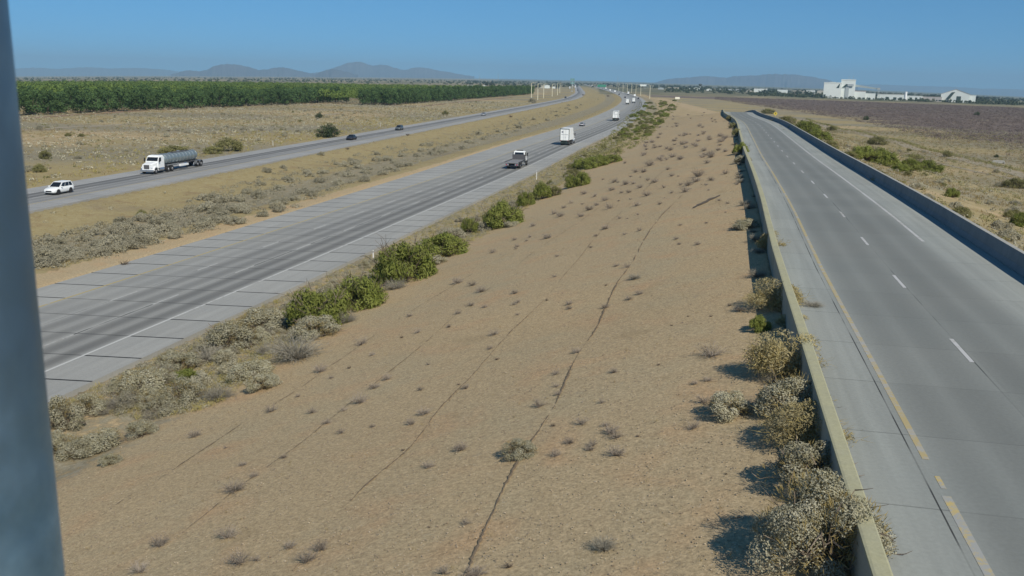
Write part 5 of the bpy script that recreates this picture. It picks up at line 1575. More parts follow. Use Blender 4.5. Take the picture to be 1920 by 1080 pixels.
# ------------------------------------------------------------------ orchard
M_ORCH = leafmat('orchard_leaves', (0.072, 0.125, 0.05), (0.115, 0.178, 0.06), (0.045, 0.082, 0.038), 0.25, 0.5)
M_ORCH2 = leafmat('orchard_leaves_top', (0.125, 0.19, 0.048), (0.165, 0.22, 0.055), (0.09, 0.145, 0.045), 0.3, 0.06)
def orchard_tree(i):
    g = np.random.default_rng(700 + i)
    n = 1500
    L = 26
    a = g.uniform(0, 6.283, L); zz = g.uniform(1.6, 8.6, L)
    rad = 3.9 * np.clip(np.sin(np.clip((zz - 0.2) / 10.0, 0, 1) * math.pi) ** 0.55, 0.2, 1) * g.uniform(0.55, 1.0, L)
    lc = np.stack([np.cos(a) * rad * 0.80, np.sin(a) * rad * 0.80, zz], 1)
    k = g.integers(0, L, n)
    d = rdirs(n, g, 0.2)
    P = lc[k] + d * (1.45 * g.uniform(0.5, 1.0, n)[:, None] ** 0.6)
    P[:, 2] = np.clip(P[:, 2], 0.9, 10)
    me = with_mat(leaf_mesh('crown', P, 0.34 * g.uniform(0.5, 1.5, n), 0.55, g, nrm=d, rough=0.6), M_ORCH)
    mb = MB()
    mb.tube([(0, 0, -0.3), (0.05, 0, 1.2), (0.02, 0.05, 2.4)], [0.24, 0.19, 0.15], 8)
    for q in range(5):
        t = 6.283 * q / 5 + g.uniform(-.3, .3)
        mb.tube([(0.02, 0.04, 2.0), (math.cos(t) * 1.1, math.sin(t) * 1.1, 3.9), (math.cos(t) * 2.0, math.sin(t) * 2.0, 6.2)], [0.12, 0.08, 0.03], 6)
    tr = mb.mesh('trunk'); tr.materials.append(M_BARK)
    return me, tr
OT = [orchard_tree(i) for i in range(4)]
A0, A1 = hit([(34, 217), (666, 190.5)], base)[:, :2]
B0, B1 = hit([(728, 197.5), (1000, 176.5)], base)[:, :2]
SP_ = 9.2
spots = []
def block(p0, p1, lead, depth, tag_):
    e = (p1 - p0) / np.linalg.norm(p1 - p0); nn = np.array([-e[1], e[0]])
    if np.dot(nn, p0) < 0: nn = -nn
    L = np.linalg.norm(p1 - p0) + lead
    for r_ in range(int(depth / SP_)):
        for c_ in range(int(L / SP_)):
            q = p0 - e * lead + e * (c_ * SP_ + 1.0) + nn * (r_ * SP_)
            spots.append((q[0], q[1], r_, tag_, c_))
block(A0, A1, 12, 640, 0)
block(B0, B1, 0, 520, 1)
spots = np.array(spots)
g = np.random.default_rng(71)
spots[:, :2] += g.normal(0, 0.45, (len(spots), 2))
# the dirt lane between the two blocks
first = []
na_ = int(spots[spots[:, 3] == 0][:, 4].max()) + 1
nb_ = int(spots[spots[:, 3] == 1][:, 4].max()) + 1
order = np.lexsort((np.hypot(spots[:, 0], spots[:, 1]), spots[:, 2]))
ind = order[:290]
rest = np.setdiff1d(np.arange(len(spots)), ind)
for i in ind:
    x, y, r_, t_, c_ = spots[i]
    me, tr = OT[g.integers(0, 4)]
    o = link('orchard_tree', None)
    link('crown', me, o); link('trunk', tr, o)
    s = g.uniform(0.86, 1.12)
    o.location = (x, y, zat(x, y) - 0.02); o.rotation_euler = (0, 0, g.uniform(0, 6.283)); o.scale = (s * 1.04, s * 1.04, s * g.uniform(0.92, 1.14))
    if r_ == 0 and t_ == 0 and c_ == na_ - 1: lb = 'dark green orchard tree at the right end of the left block, beside the dirt lane'
    elif r_ == 0 and t_ == 1 and c_ == 0: lb = 'big round orchard tree at the near left corner of the right block'
    elif r_ == 0: lb = 'dark green orchard tree in the front row of the %s block' % ('left' if t_ == 0 else 'right')
    else: lb = 'green orchard tree standing behind the front row of the %s block' % ('left' if t_ == 0 else 'right')
    tag(o, lb, 'tree', ('orchard trees in the front row of the %s block' if r_ == 0 else 'orchard trees behind the front row of the %s block') % ('left' if t_ == 0 else 'right'))
R_ = spots[rest]
dist = np.hypot(R_[:, 0], R_[:, 1])
nl = 130
d = rdirs(len(R_) * nl, g, 0.6); d[:, 2] = np.abs(d[:, 2]) * 1.1 - 0.25
rr_ = g.uniform(0.7, 1.0, len(R_) * nl)
zb = base(R_[:, 0], R_[:, 1])
hs = np.repeat(g.uniform(0.82, 1.12, len(R_)), nl)
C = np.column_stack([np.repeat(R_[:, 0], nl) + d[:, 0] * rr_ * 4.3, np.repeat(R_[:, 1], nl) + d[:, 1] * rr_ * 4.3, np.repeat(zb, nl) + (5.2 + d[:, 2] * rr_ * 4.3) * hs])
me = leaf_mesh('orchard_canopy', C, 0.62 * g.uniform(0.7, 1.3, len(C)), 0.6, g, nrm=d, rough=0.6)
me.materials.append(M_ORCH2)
tag(link('orchard_canopy', me), kind='stuff')

# ------------------------------------------------------------------ dirt tracks
def track(name, pxs, wid, mat, lift=0.03):
    P = hit(pxs, ground)
    ln = Line(smooth_line(P, lambda r: 3 + r * 0.012))
    z = lambda X, Y: ground(X, Y) + lift
    k = 5
    V = []
    for o in np.linspace(-wid / 2, wid / 2, k):
        q = ln.off(o); V.append(np.column_stack([q, z(q[:, 0], q[:, 1])]))
    V = np.stack(V, 1).reshape(-1, 3); n = len(ln.p)
    i = (np.arange(n - 1)[:, None] * k + np.arange(k - 1)[None]).ravel()
    me = np_mesh(name, V, np.stack([i, i + 1, i + k + 1, i + k], 1)); me.materials.append(mat)
    return tag(link(name, me), kind='structure'), ln
b = NB('pale_track_dust')
c = b.mix(b.rng(b.noise(b.pos(), 0.4, 4, 0.7), 0.35, 0.65), (0.33, 0.28, 0.20), (0.27, 0.235, 0.165))
M_TRACK = b.finish(c, 0.95, spec=0.1)
b = NB('orchard_soil')
c = b.mix(b.rng(b.noise(b.pos(), 0.2, 4, 0.7), 0.35, 0.65), (0.29, 0.205, 0.14), (0.22, 0.155, 0.105))
M_SOIL = b.finish(c, 0.95, spec=0.1)
track('dirt_path', [(-60, 247), (36, 243), (167, 237), (300, 229), (480, 221), (640, 213)], 4.0, M_TRACK)
track('dirt_path', [(-60, 226), (60, 221), (239, 209), (480, 197.5), (640, 193.5), (700, 190), (760, 199.5), (860, 191.5), (960, 182.5)], 6.0, M_SOIL)
_, tln = track('dirt_track', [(1500, 223), (1551, 238), (1642, 259), (1763, 290), (1853, 311), (1920, 330), (1990, 350)], 3.6, M_TRACK)
track('dirt_track', [(1700, 286), (1760, 306), (1830, 322), (1900, 336)], 1.2, M_TRACK)
# dark weeds along the ditch beside the pale track
g = np.random.default_rng(75)
q = []
for a in np.linspace(0, tln.cum[-1], 620):
    x, y = tln.at(a); t = tln.heading(x, y); o = 3.0 + g.normal(0, 0.5)
    q.append((x - t[1] * o, y + t[0] * o))
q = np.array(q)
merged('ditch_weeds', q, g.uniform(0.6, 1.3, len(q)), g.uniform(0.4, 0.8, len(q)), M_OLIVE, 24, g.uniform(0.08, 0.16, len(q)), g, 0.4)
hd = G([(1872, 306)])[0]
o = MB(); o.box(-1.6, 1.6, -0.35, 0.35, -0.3, 0.95, 0.05); o.box(-1.9, -1.6, -0.9, 0.6, -0.3, 0.6, 0.04); o.box(1.6, 1.9, -0.9, 0.6, -0.3, 0.6, 0.04)
h_ = o.build('culvert_headwall', simple('white_concrete', (0.42, 0.41, 0.37), 0.9, var=0.2)); h_.location = hd; h_.scale = (0.75, 0.75, 0.7); h_.rotation_euler = (0, 0, -0.5)
tag(h_, 'small white concrete headwall beside the pale dirt track at right', 'headwall')

# ------------------------------------------------------------------ posts, sign
M_POST = simple('white_post', (0.72, 0.72, 0.68), 0.6)
def marker(q, hpx, label):
    p = G([q])[0]; hgt = hpx / ppm(p)
    o = link('marker_post', None); o.location = p; tag(o, label, 'marker post')
    m = MB(); m.box(-0.05, 0.05, -0.02, 0.02, -0.2, hgt, 0.008); m.build('post', M_POST, o)
    m = MB(); m.box(-0.045, 0.045, -0.028, -0.0215, hgt - 0.22, hgt - 0.06); m.build('reflector', V_RIM, o)
marker((700, 489), 20, 'white marker post beside the highway shoulder left of the largest green bush')
marker((1006, 337), 17, 'white marker post beside the highway shoulder below the tow truck')
marker((512, 274), 11, 'pale marker post beyond the far carriageway, right of the tanker')
marker((713, 238), 8, 'pale marker post beyond the far carriageway near the grey car')
sgp = G([(1453, 226)])[0]
o = empty('warning_sign', sgp, math.radians(-10), 'yellow diamond warning sign behind the far part of the right barrier', 'road sign')
m = MB(); m.box(-0.04, 0.04, -0.03, 0.03, -0.3, 2.6); m.build('post', V_RIM, o)
m = MB(); m.loft([[(0, -0.05, 1.55), (0.68, -0.05, 2.25), (0, -0.05, 2.95), (-0.68, -0.05, 2.25)], [(0, -0.035, 1.55), (0.68, -0.035, 2.25), (0, -0.035, 2.95), (-0.68, -0.035, 2.25)]])
pl = m.build('sign_plate', simple('sign_yellow', (0.62, 0.47, 0.05), 0.5), o)
m = MB(); m.box(-0.10, 0.10, -0.056, -0.051, 2.02, 2.42); m.loft([[(-0.2, -0.056, 2.40), (0.2, -0.056, 2.40), (0, -0.056, 2.64)], [(-0.2, -0.051, 2.40), (0.2, -0.051, 2.40), (0, -0.051, 2.64)]]); m.build('symbol', V_BLACK, pl)
sgp = G([(1270, 188)])[0]
o = empty('guide_sign', sgp, math.radians(10), 'small white sign panel on posts in the field beyond the bend', 'road sign')
k = 1 / ppm(sgp)
m = MB(); m.box(-0.4 * 7 * k, -0.4 * 7 * k + .1, -0.05, 0.05, -0.3, 6 * k); m.box(0.4 * 7 * k - .1, 0.4 * 7 * k, -0.05, 0.05, -0.3, 6 * k); m.build('post', V_RIM, o)
m = MB(); m.box(-4.5 * k, 4.5 * k, -0.09, -0.055, 2.2 * k, 6 * k); m.build('sign_plate', simple('sign_white', (0.7, 0.68, 0.55), 0.6), o)

# ------------------------------------------------------------------ light poles
M_POLE = simple('pale_light_pole', (0.66, 0.63, 0.45), 0.6)
def light_pole(u, vb, vt, side, label):
    p = hit([(u, vb)], base)[0]
    hgt = (vb - vt) / ppm(p) * 1.02
    o = empty('light_pole', p, 0, label, 'light pole', 'light poles beside the highway')
    m = MB(); m.cyl((0, 0, -0.3), (0, 0, hgt), 0.36, 0.24, 10); m.build('shaft', M_POLE, o)
    m = MB(); m.tube([(0, 0, hgt - 0.3), (side * 1.8, 0, hgt + 0.35), (side * 4.2, 0, hgt + 0.5)], [0.13, 0.11, 0.09], 8); a = m.build('arm', M_POLE, o)
    m = MB(); m.box(side * 4.0, side * 5.4, -0.22, 0.22, hgt + 0.40, hgt + 0.58, 0.05); m.build('lamp_head', V_RIM, o)
ord_ = ['first', 'second', 'third', 'fourth', 'fifth', 'sixth', 'seventh']
for i, (u, vb, vt) in enumerate([(996, 189, 157), (1008, 187.5, 158), (1019, 184, 159), (1035, 181, 159), (1045, 178.5, 157), (1049.5, 174.5, 157)]):
    light_pole(u, vb, vt, 1, 'pale light pole at the end of the orchard, %s from the left of its group' % ord_[i])
for i, (u, vb, vt) in enumerate([(1160, 170, 157), (1168, 171, 157), (1176, 172.5, 158), (1184, 174, 158), (1192, 176, 159), (1201, 179, 160), (1218, 185, 161)]):
    light_pole(u, vb, vt, -1, 'pale light pole beyond the right bend, %s from the left of its group' % ord_[i])

# ------------------------------------------------------------------ mill and far buildings
def bm_at(u0, u1, vt, vb, D=None):
    """footprint on the ground below a picture rectangle: centre, width, height"""
    p = hit([((u0 + u1) / 2, vb)], base)[0] if D is None else None
    if D is not None:
        d = rays([((u0 + u1) / 2, vb)])[0]; p = CAM + d * D; p[2] = float(base([p[0]], [p[1]])[0])
    k = 1 / ppm(p)
    return p, (u1 - u0) * k, (vb - vt) * k / math.cos(PITCH)
def bmat(name, c): return simple(name, c, 0.75, var=0.08, scale=0.05)
W_MILL = bmat('white_mill_cladding', (0.66, 0.70, 0.66)); W_PINK = bmat('dull_pink_cladding', (0.44, 0.41, 0.38)); W_GREY = bmat('grey_cladding', (0.36, 0.40, 0.40)); W_RED = bmat('rusty_roof', (0.26, 0.13, 0.11)); W_DARK = bmat('dark_opening', (0.035, 0.06, 0.05)); W_TAN = bmat('tan_cladding', (0.42, 0.40, 0.33))
DM = 1500.0
def rect_building(name, u0, u1, vt, vb, mat, label, cat='building', depth=18, roof=None, gable=0.0, opens=(), D=DM, group=None, parapet=True):
    p, wd, hg = bm_at(u0, u1, vt, vb, D)
    yaw = math.atan2(-p[0], p[1])
    o = empty(name, p, yaw, label, cat, group)
    m = MB()
    if gable:
        gh = gable / ppm(p)
        m.loft([[(-wd / 2, y, -3), (wd / 2, y, -3), (wd / 2, y, hg - gh), (0, y, hg), (-wd / 2, y, hg - gh)] for y in (0, depth)])
        m.build('wall', mat, o)
        r = MB(); e_ = 0.6
        r.loft([[(-wd / 2 - e_, y, hg - gh - 0.3), (0, y, hg + 0.05), (wd / 2 + e_, y, hg - gh - 0.3), (wd / 2 + e_, y, hg - gh + 0.1), (0, y, hg + 0.5), (-wd / 2 - e_, y, hg - gh + 0.1)] for y in (-0.5, depth + 0.5)])
        r.build('roof', roof or mat, o)
    else:
        m.box(-wd / 2, wd / 2, 0, depth, -3, hg); m.build('wall', mat, o)
        r = MB(); r.box(-wd / 2 - 0.3, wd / 2 + 0.3, -0.3, depth + 0.3, hg + 0.01, hg + max(0.35, hg * 0.05)); r.build('roof', roof or mat, o)
    for fx0, fx1, fz0, fz1 in opens:
        q = MB(); q.box(-wd / 2 + wd * fx0, -wd / 2 + wd * fx1, -0.12, 0.05, hg * fz0, hg * fz1); q.build('opening', W_DARK, o)
    return o, wd, hg, p
S = 5.3333
X = lambda x: 1500 + x / S
Yv = lambda y: 130 + y / S - 1.0
o, wd, hg, p = rect_building('mill_building', X(235), X(402), Yv(125), Yv(268), W_MILL, 'tallest blank white block of the distant mill', depth=26, opens=((0.02, 0.14, 0.0, 0.24), (0.55, 0.9, 0.02, 0.07)))
m = MB(); k = wd / 167
m.loft([[(-wd / 2 + 118 * k, y, hg * 0.69), (-wd / 2 + 146 * k, y, hg * 0.69), (-wd / 2 + 150 * k, y, hg * 0.95), (-wd / 2 + 144 * k, y, hg * 0.95)] for y in (-0.4, 0.1)]); m.build('duct_opening', W_DARK, o)
m = MB(); m.box(-wd / 2 + 60 * k, -wd / 2 + 110 * k, 4, 12, hg + 0.02, hg + 2.0); m.build('roof_vent', W_GREY, o)
o, wd, hg, p = rect_building('elevator_tower', X(404), X(540), Yv(98), Yv(272), W_MILL, 'white stepped tower of the distant mill with two thin masts on top', depth=20, opens=((0.55, 0.72, 0.0, 0.10),))
k = wd / 136
m = MB(); m.box(-wd / 2 + 46 * k, -wd / 2 + 78 * k, -1.2, -0.02, 0, hg * 0.80); m.build('shaft', W_GREY, o)
m = MB(); m.loft([[(-wd / 2 + 14 * k, y, hg * 0.62), (-wd / 2 + 50 * k, y, hg * 0.64), (-wd / 2 + 60 * k, y, hg * 0.80), (-wd / 2 + 48 * k, y, hg * 0.80)] for y in (-1.6, -0.05)]); m.build('duct_opening', W_DARK, o)
m = MB(); m.box(-wd / 2 + 62 * k, -wd / 2 + 118 * k, -2.4, -1.25, hg * 0.68, hg * 0.80); m.build('gallery', W_GREY, o)
for xx in (68, 110):
    m = MB(); m.cyl((-wd / 2 + xx * k, 6, hg), (-wd / 2 + xx * k, 6, hg + 7.5), 0.25, 0.15, 8); m.build('mast', W_GREY, o)
# conveyor gallery from the tower to its support
pc, _, _ = bm_at(X(540), X(782), Yv(130), Yv(272), DM)
o = empty('conveyor', pc, math.atan2(-pc[0], pc[1]), 'long sloping grey conveyor gallery from the mill tower to a lattice support', 'conveyor')
k = 1 / ppm(pc) / S
zb = lambda yy: (272 - yy) * k
m = MB(); xs0, xs1 = -121 * k, 121 * k
m.loft([[(xs0, 4, zb(152)), (xs0, 6.5, zb(152)), (xs0, 6.5, zb(128)), (xs0, 4, zb(128))], [(xs1, 4, zb(178)), (xs1, 6.5, zb(178)), (xs1, 6.5, zb(164)), (xs1, 4, zb(164))]]); m.build('gallery', bmat('conveyor_grey', (0.30, 0.36, 0.36)), o)
m = MB()
for dx in (-2.2, 2.2):
    for yy in (3.6, 7):
        m.cyl((xs1 - 8 * k + dx, yy, -2), (xs1 - 8 * k, yy, zb(176)), 0.35, 0.25, 6)
for z_ in (0.25, 0.5, 0.75):
    m.box(xs1 - 8 * k - 2.2, xs1 - 8 * k + 2.2, 3.5, 3.8, zb(176) * z_, zb(176) * z_ + 0.35)
m.build('support', W_GREY, o)
m = MB(); m.box(xs1 - 26 * k, xs1 + 4 * k, 3, 7.5, zb(180), zb(158)); m.build('head_house', W_GREY, o)
rect_building('mill_annex', X(540), X(650), Yv(202), Yv(276), W_MILL, 'white annex with rusty roof edge right of the mill tower', depth=22, roof=W_RED, opens=((0.0, 0.12, 0, 0.25), (0.75, 0.98, 0, 0.2)))
rect_building('mill_shed', X(652), X(748), Yv(226), Yv(282), W_MILL, 'white lower shed right of the rusty roofed annex', depth=22, opens=((0.3, 0.5, 0, 0.25), (0.8, 0.95, 0, 0.2)))
rect_building('storage_shed', X(782), X(1038), Yv(236), Yv(290), W_MILL, 'long low white shed right of the conveyor support', depth=24, roof=W_TAN, opens=((0.05, 0.16, 0, 0.3), (0.30, 0.42, 0.05, 0.55), (0.58, 0.70, 0.05, 0.5), (0.8, 0.9, 0.05, 0.5)))
p, wd, hg = bm_at(X(1040), X(1066), Yv(215), Yv(298), DM - 20)
o = empty('silo', p, 0, 'small bright white silo between the low sheds', 'silo')
m = MB(); m.cyl((0, 0, -2), (0, 0, hg), wd / 2, wd / 2, 20); m.build('shell', bmat('silo_white', (0.78, 0.80, 0.78)), o)
m = MB(); m.cyl((0, 0, hg), (0, 0, hg * 1.07), wd / 2, 0.4, 20); m.build('roof', W_GREY, o)
rect_building('storage_shed', X(1068), X(1218), Yv(250), Yv(296), W_MILL, 'low white shed just right of the silo with dark bays', depth=18, opens=((0.22, 0.36, 0.1, 0.7), (0.55, 0.68, 0.1, 0.7), (0.75, 0.98, 0.0, 0.2)))
rect_building('storage_shed', X(1222), X(1408), Yv(262), Yv(305), W_PINK, 'lowest dull pinkish shed left of the gabled warehouse', depth=18, opens=((0.72, 0.8, 0.1, 0.4), (0.85, 0.98, 0.1, 0.4)))
o, wd, hg, p = rect_building('gabled_warehouse', X(1418), X(1680), Yv(190), Yv(313), W_MILL, 'white gabled warehouse with tall dark door at the right end of the mill', depth=34, roof=W_PINK, gable=8.5, opens=((0.54, 0.70, 0.03, 0.47),))
m = MB(); m.loft([[(-wd / 2 + wd * a, y, hg * z_) for a, z_ in ((0.18, 0.22), (0.30, 0.22), (0.48, 0.80), (0.36, 0.76))] for y in (-1.5, -0.1)]); m.build('duct', W_DARK, o)
rect_building('mill_shed', X(1690), X(1752), Yv(238), Yv(308), W_MILL, 'small white block right of the gabled warehouse', depth=14, opens=((0.1, 0.35, 0.05, 0.3),))
# town
TOWN = [(1414,1438,163,169,W_MILL,'long white shed on the horizon left of the mill'),(1458,1477,164,169.5,W_MILL,'white shed midway between the long horizon shed and the mill'),(1485,1508,166,171,W_TAN,'low tan roofed building left of the mill'),(1512,1528,165.5,171.5,W_MILL,'small white building next to the mill block'),(1532,1543,171,178,W_TAN,'low lean to building touching the mill block'),
        (1360,1390,162.5,166.5,W_GREY,'long grey shed on the horizon above the yellow sign'),(1346,1353,156.5,160.5,W_MILL,'tiny white tower shed on the right horizon'),(1300,1312,159.5,164.5,W_MILL,'small white house under the water tower'),(1249,1273,160,164,W_TAN,'long tan building on the horizon above the bend'),(1234,1245,157.5,161,W_GREY,'dark grey building on the horizon above the bend'),(1286,1296,161.5,165,W_MILL,'small white building left of the water tower'),(1325,1334,162,165.5,W_MILL,'small white building right of the water tower'),(1400,1410,164,167.5,W_TAN,'small tan building left of the long white shed'),(1443,1453,165,168.5,W_TAN,'small tan building right of the long white shed'),
        (1021,1031,152.5,158.5,W_MILL,'white building beyond the orchard end, left of the light poles'),(1011,1019,154,159,W_TAN,'tan building beyond the orchard end'),(1043,1050,154,159,W_GREY,'grey building behind the light poles'),(1036,1042,155.5,159,W_MILL,'small white building behind the light poles'),(876,886,148,151,W_MILL,'small white building beyond the orchard, left one'),(905,912,148.5,151.5,W_MILL,'small white building beyond the orchard, right one')]
for u0, u1, vt, vb, mt_, lb in TOWN:
    rect_building('town_building', u0, u1, vt, vb, mt_, lb, depth=16, D=2300 if u0 > 1100 else 1900, gable=1.2 if (u1 - u0) < 14 else 0)
p, wd, hg = bm_at(1200, 1212, 152.5, 160.5, 2300)
o = empty('fuel_canopy', p, 0, 'white flat canopy on columns on the horizon above the bend', 'canopy')
m = MB(); m.box(-wd / 2, wd / 2, 0, 12, hg * 0.6, hg); m.build('canopy_roof', W_MILL, o)
for sx in (-0.35, 0.35):
    m = MB(); m.box(sx * wd - 0.4, sx * wd + 0.4, 5, 6, -1, hg * 0.6); m.build('column', W_GREY, o)
p, wd, hg = bm_at(1309.5, 1316.5, 150.5, 162, 2400)
o = empty('water_tower', p, 0, 'dark water tower on a thin leg on the right horizon', 'water tower')
m = MB(); m.tube([(0, 0, -1), (0, 0, hg * 0.70)], [1.1, 0.9], 10); m.build('leg', W_GREY, o)
m = MB(); r_ = wd / 2
m.tube([(0, 0, hg * 0.62), (0, 0, hg * 0.72), (0, 0, hg * 0.86), (0, 0, hg * 0.96), (0, 0, hg)], [0.9, r_ * 0.8, r_, r_ * 0.7, 0.3], 16); m.build('tank', bmat('water_tower_green', (0.07, 0.09, 0.09)), o)
# tall roadside sign, overhead sign, masts
p, wd, hg = bm_at(1069, 1077, 142.5, 161, 1900)
o = empty('pylon_sign', p, 0, 'tall green roadside pylon sign rising at the far end of the highway', 'sign')
m = MB(); m.cyl((0, 0, -1), (0, 0, hg * 0.75), 0.6, 0.5, 8); m.build('pole', W_GREY, o)
m = MB(); m.box(-wd * 0.42, wd * 0.42, -0.4, 0.4, hg * 0.46, hg * 0.66); m.box(-wd * 0.5, wd * 0.5, -0.4, 0.4, hg * 0.74, hg); m.build('sign_panel', bmat('pylon_teal', (0.12, 0.24, 0.24)), o)
p, wd, hg = bm_at(1120, 1136, 155.5, 163.5, 2000)
o = empty('overhead_sign', p, 0.05, 'green overhead highway sign above the far right carriageway', 'road sign')
m = MB(); m.cyl((-wd / 2 - 1, 0, -1), (-wd / 2 - 1, 0, hg), 0.4, 0.3, 8); m.cyl((wd / 2 + 1, 0, -1), (wd / 2 + 1, 0, hg), 0.4, 0.3, 8); m.box(-wd / 2 - 1, wd / 2 + 1, -0.3, 0.3, hg * 0.72, hg * 0.80); m.build('gantry', W_GREY, o)
m = MB(); m.box(-wd / 2, wd / 2, -0.6, -0.35, hg * 0.45, hg); m.build('sign_panel', bmat('sign_green', (0.03, 0.20, 0.12)), o)
for (u, vt, vb, D, lb) in [(899, 134, 150, 3200, 'thin lattice mast on the horizon left of centre, shorter one'), (934, 131, 150, 3200, 'thin lattice mast on the horizon left of centre, taller one'), (1158, 141, 158, 3600, 'thin lattice mast on the horizon above the right bend')]:
    p, _, hg = bm_at(u - 1, u + 1, vt, vb, D)
    o = MB(); r_ = 1.0
    for k_ in range(3):
        t = 6.283 * k_ / 3
        o.cyl((r_ * math.cos(t), r_ * math.sin(t), -2), (0.25 * math.cos(t), 0.25 * math.sin(t), hg), 0.22, 0.12, 5)
    for z_ in np.linspace(0.05, 0.95, 12):
        rr = r_ * (1 - z_) + 0.25 * z_
        for k_ in range(3):
            a_, c_ = 6.283 * k_ / 3, 6.283 * (k_ + 1) / 3
            o.cyl((rr * math.cos(a_), rr * math.sin(a_), hg * z_), (rr * math.cos(c_), rr * math.sin(c_), hg * (z_ + 0.05)), 0.1, 0.1, 4)
    q = o.build('radio_mast', W_GREY); q.location = p; tag(q, lb, 'mast')

# ------------------------------------------------------------------ far trees
g = np.random.default_rng(91)
def belt(n, az0, az1, r0, r1, wmin, wmax, name, mat):
    az = np.radians(g.uniform(az0, az1, n)); r = g.uniform(r0, r1, n)
    XY = np.column_stack([np.sin(az) * r, np.cos(az) * r])
    w_ = g.uniform(wmin, wmax, n)
    return merged(name, XY, w_ * 1.3, w_ * g.uniform(0.6, 1.0, n), mat, 22, w_ * 0.22, g, 0.7)
M_FAR = leafmat('far_tree_leaves', (0.055, 0.075, 0.045), (0.085, 0.10, 0.055), (0.04, 0.055, 0.035), 0.15, 0.02)
def filt_belt(n, az0, az1, r0, r1, wmin, wmax):
    belt(n, az0, az1, r0, r1, wmin, wmax, 'far_tree_belt', M_FAR)
filt_belt(900, 9, 31, 1700, 4200, 5, 11)
filt_belt(260, -3, 9, 2300, 5000, 5, 11)
filt_belt(700, -32, 0, 2400, 5500, 4, 9)
filt_belt(500, 14, 31, 1560, 1900, 3, 7)
far_tree = with_mat(leaf_mesh('crown', dome_points(500, np.random.default_rng(95), 0.5, 0.5, 0.8, 12, 0.2, 0.3)[0] + np.array([0, 0, 0.2]), 0.06, 0.6, np.random.default_rng(96)), M_FAR)
mb = MB(); mb.tube([(0, 0, -0.1), (0, 0, 0.5)], [0.05, 0.03], 6); far_trunk = mb.mesh('trunk'); far_trunk.materials.append(M_BARK)
for u0, u1, vt, vb, D, lb in [(911, 919, 143, 152, 2000, 'dark tree standing above the orchard skyline, left of a pair'), (919, 928, 143.5, 152, 2000, 'dark tree standing above the orchard skyline, right of a pair'), (1004, 1015, 147, 156, 1750, 'dark tree beyond the right end of the orchard'), (1043, 1051, 149.5, 158, 1900, 'dark tree behind the left group of light poles'),
                           (1392, 1400, 163, 170, 2100, 'dark tree beside the long grey horizon shed'), (1736, 1764, 168, 178, 1650, 'dark tree clump behind the pinkish shed of the mill'), (1830, 1850, 174, 183, 1700, 'dark tree right of the small white mill block')]:
    p, wd, hg = bm_at(u0, u1, vt, vb, D)
    o = empty('far_tree', p, g.uniform(0, 6), lb, 'tree'); o.scale = (wd * 1.2, wd * 1.2, hg)
    link('crown', far_tree, o); link('trunk', far_trunk, o)

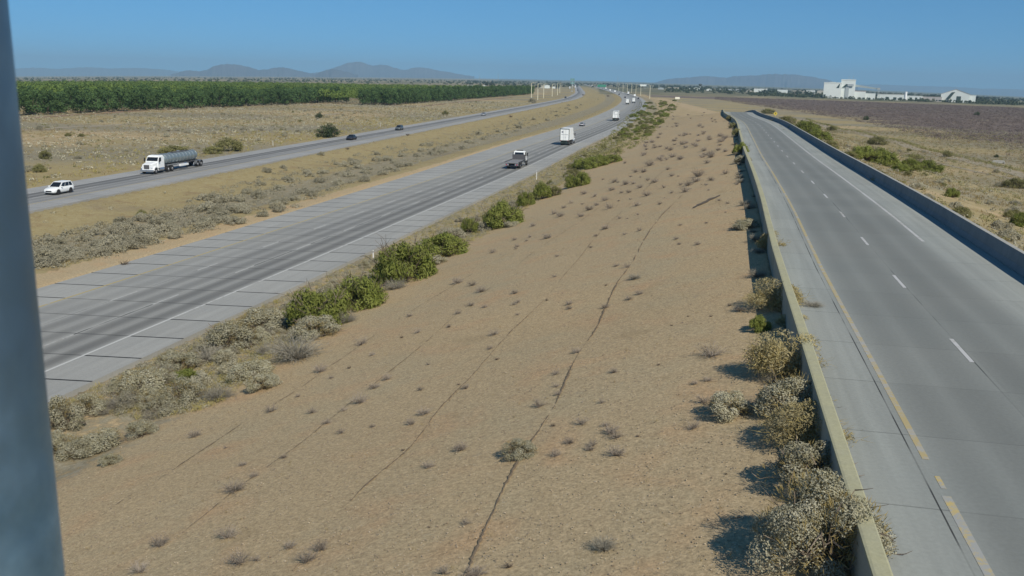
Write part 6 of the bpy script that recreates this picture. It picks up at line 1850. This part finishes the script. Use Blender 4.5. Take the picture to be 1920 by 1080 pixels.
# ------------------------------------------------------------------ mountains
b = NB('mountain_rock')
c = b.mix(b.rng(b.noise(b.pos(), 0.0012, 5, 0.65), 0.35, 0.65), (0.09, 0.09, 0.10), (0.125, 0.12, 0.125))
M_MT = b.finish(c, 0.95, spec=0.05)
def mountains(name, prof, D, depth, vb):
    g = np.random.default_rng(abs(int(prof[0][0])) + 5)
    us = np.arange(prof[0][0], prof[-1][0] + 0.1, 1.6)
    vs_ = np.interp(us, [q[0] for q in prof], [q[1] for q in prof])
    n, k = len(us), 15
    V = np.zeros((n, k, 3))
    d = rays(np.column_stack([us, vs_])); d /= np.hypot(d[:, 0], d[:, 1])[:, None]
    crest = CAM[None] + d * D
    foot = -90.0
    sn = lambda k, a: np.convolve(g.normal(0, 1, n + 2 * k), np.ones(k) / k, 'same')[k:-k] * a * math.sqrt(k)
    hz = crest[:, 2] + sn(3, 3)
    spur = sn(9, 0.45)
    for j in range(k):
        t = (j - k // 2) / (k // 2)
        off = t * depth * (1 + 0.35 * spur * abs(t))
        rr = D + off
        V[:, j, 0] = d[:, 0] * rr; V[:, j, 1] = d[:, 1] * rr
        V[:, j, 2] = foot + (hz - foot) * np.clip(1 - abs(t) ** 0.8, 0, 1) + (sn(6, 9) * (abs(t) > 0.05) * (abs(t) < 0.95)) - 40 * abs(t) * np.clip(spur, 0, 1)
        if j == k // 2: V[:, j, 2] = hz
        else: V[:, j, 2] = np.minimum(V[:, j, 2], hz - 12 * abs(t))
    i = (np.arange(n - 1)[:, None] * k + np.arange(k - 1)[None]).ravel()
    me = np_mesh(name, V.reshape(-1, 3), np.stack([i, i + k, i + k + 1, i + 1], 1)); me.materials.append(M_MT)
    if me.polygons[5].normal.z < 0: me.flip_normals()
    for p in me.polygons: p.use_smooth = True
    return tag(link(name, me), kind='structure')
mountains('mountains', [(320,140),(340,134),(352,131.5),(370,133.5),(388,131),(398,126),(408,122),(425,120),(445,121),(465,125),(485,131),(500,130),(512,127.5),(527,126),(544,128.5),(560,132.5),(577,136),(590,140)], 13500, 1500, 142)
mountains('mountains', [(585,141),(600,136),(612,131),(622,129),(636,131),(650,135),(672,141)], 11800, 1100, 142)
mountains('mountains', [(560,140),(600,135),(620,129),(640,122),(652,118),(664,116.5),(676,115.5),(686,119),(698,123),(712,121.5),(724,122),(736,126),(750,130),(760,131.5),(772,128),(786,126),(802,128),(822,132),(845,136),(868,140),(890,144)], 16500, 1900, 143)
mountains('mountains', [(-60,133),(10,129.5),(60,127),(110,129),(160,126),(210,128.5),(260,127),(310,130.5),(350,136)], 24000, 1500, 140)
mountains('mountains', [(1225,156),(1245,149.5),(1262,147.5),(1280,146),(1300,144.5),(1320,142.5),(1345,144),(1362,145.5),(1380,142.5),(1400,142),(1422,141),(1440,139),(1454,138),(1468,140),(1484,139),(1500,141),(1520,143.5),(1540,147),(1556,151),(1580,156),(1610,163)], 15000, 1600, 165)
mountains('mountains', [(1580,160),(1640,158),(1720,161),(1780,162.5),(1840,166),(1900,167),(1990,172)], 24500, 1200, 172)

# ------------------------------------------------------------------ air
hz = bpy.data.materials.new('haze'); hz.use_nodes = True
ht = hz.node_tree; ht.nodes.clear()
ho = ht.nodes.new('ShaderNodeOutputMaterial'); pv = ht.nodes.new('ShaderNodeVolumePrincipled')
pv.inputs['Color'].default_value = (0.37, 0.60, 0.80, 1)
pv.inputs['Density'].default_value = HAZE
ht.links.new(pv.outputs[0], ho.inputs['Volume'])
m = MB(); m.box(-26500, 26500, -26500, 26500, -240, 420)
hb = m.build('haze', hz); tag(hb, kind='stuff')
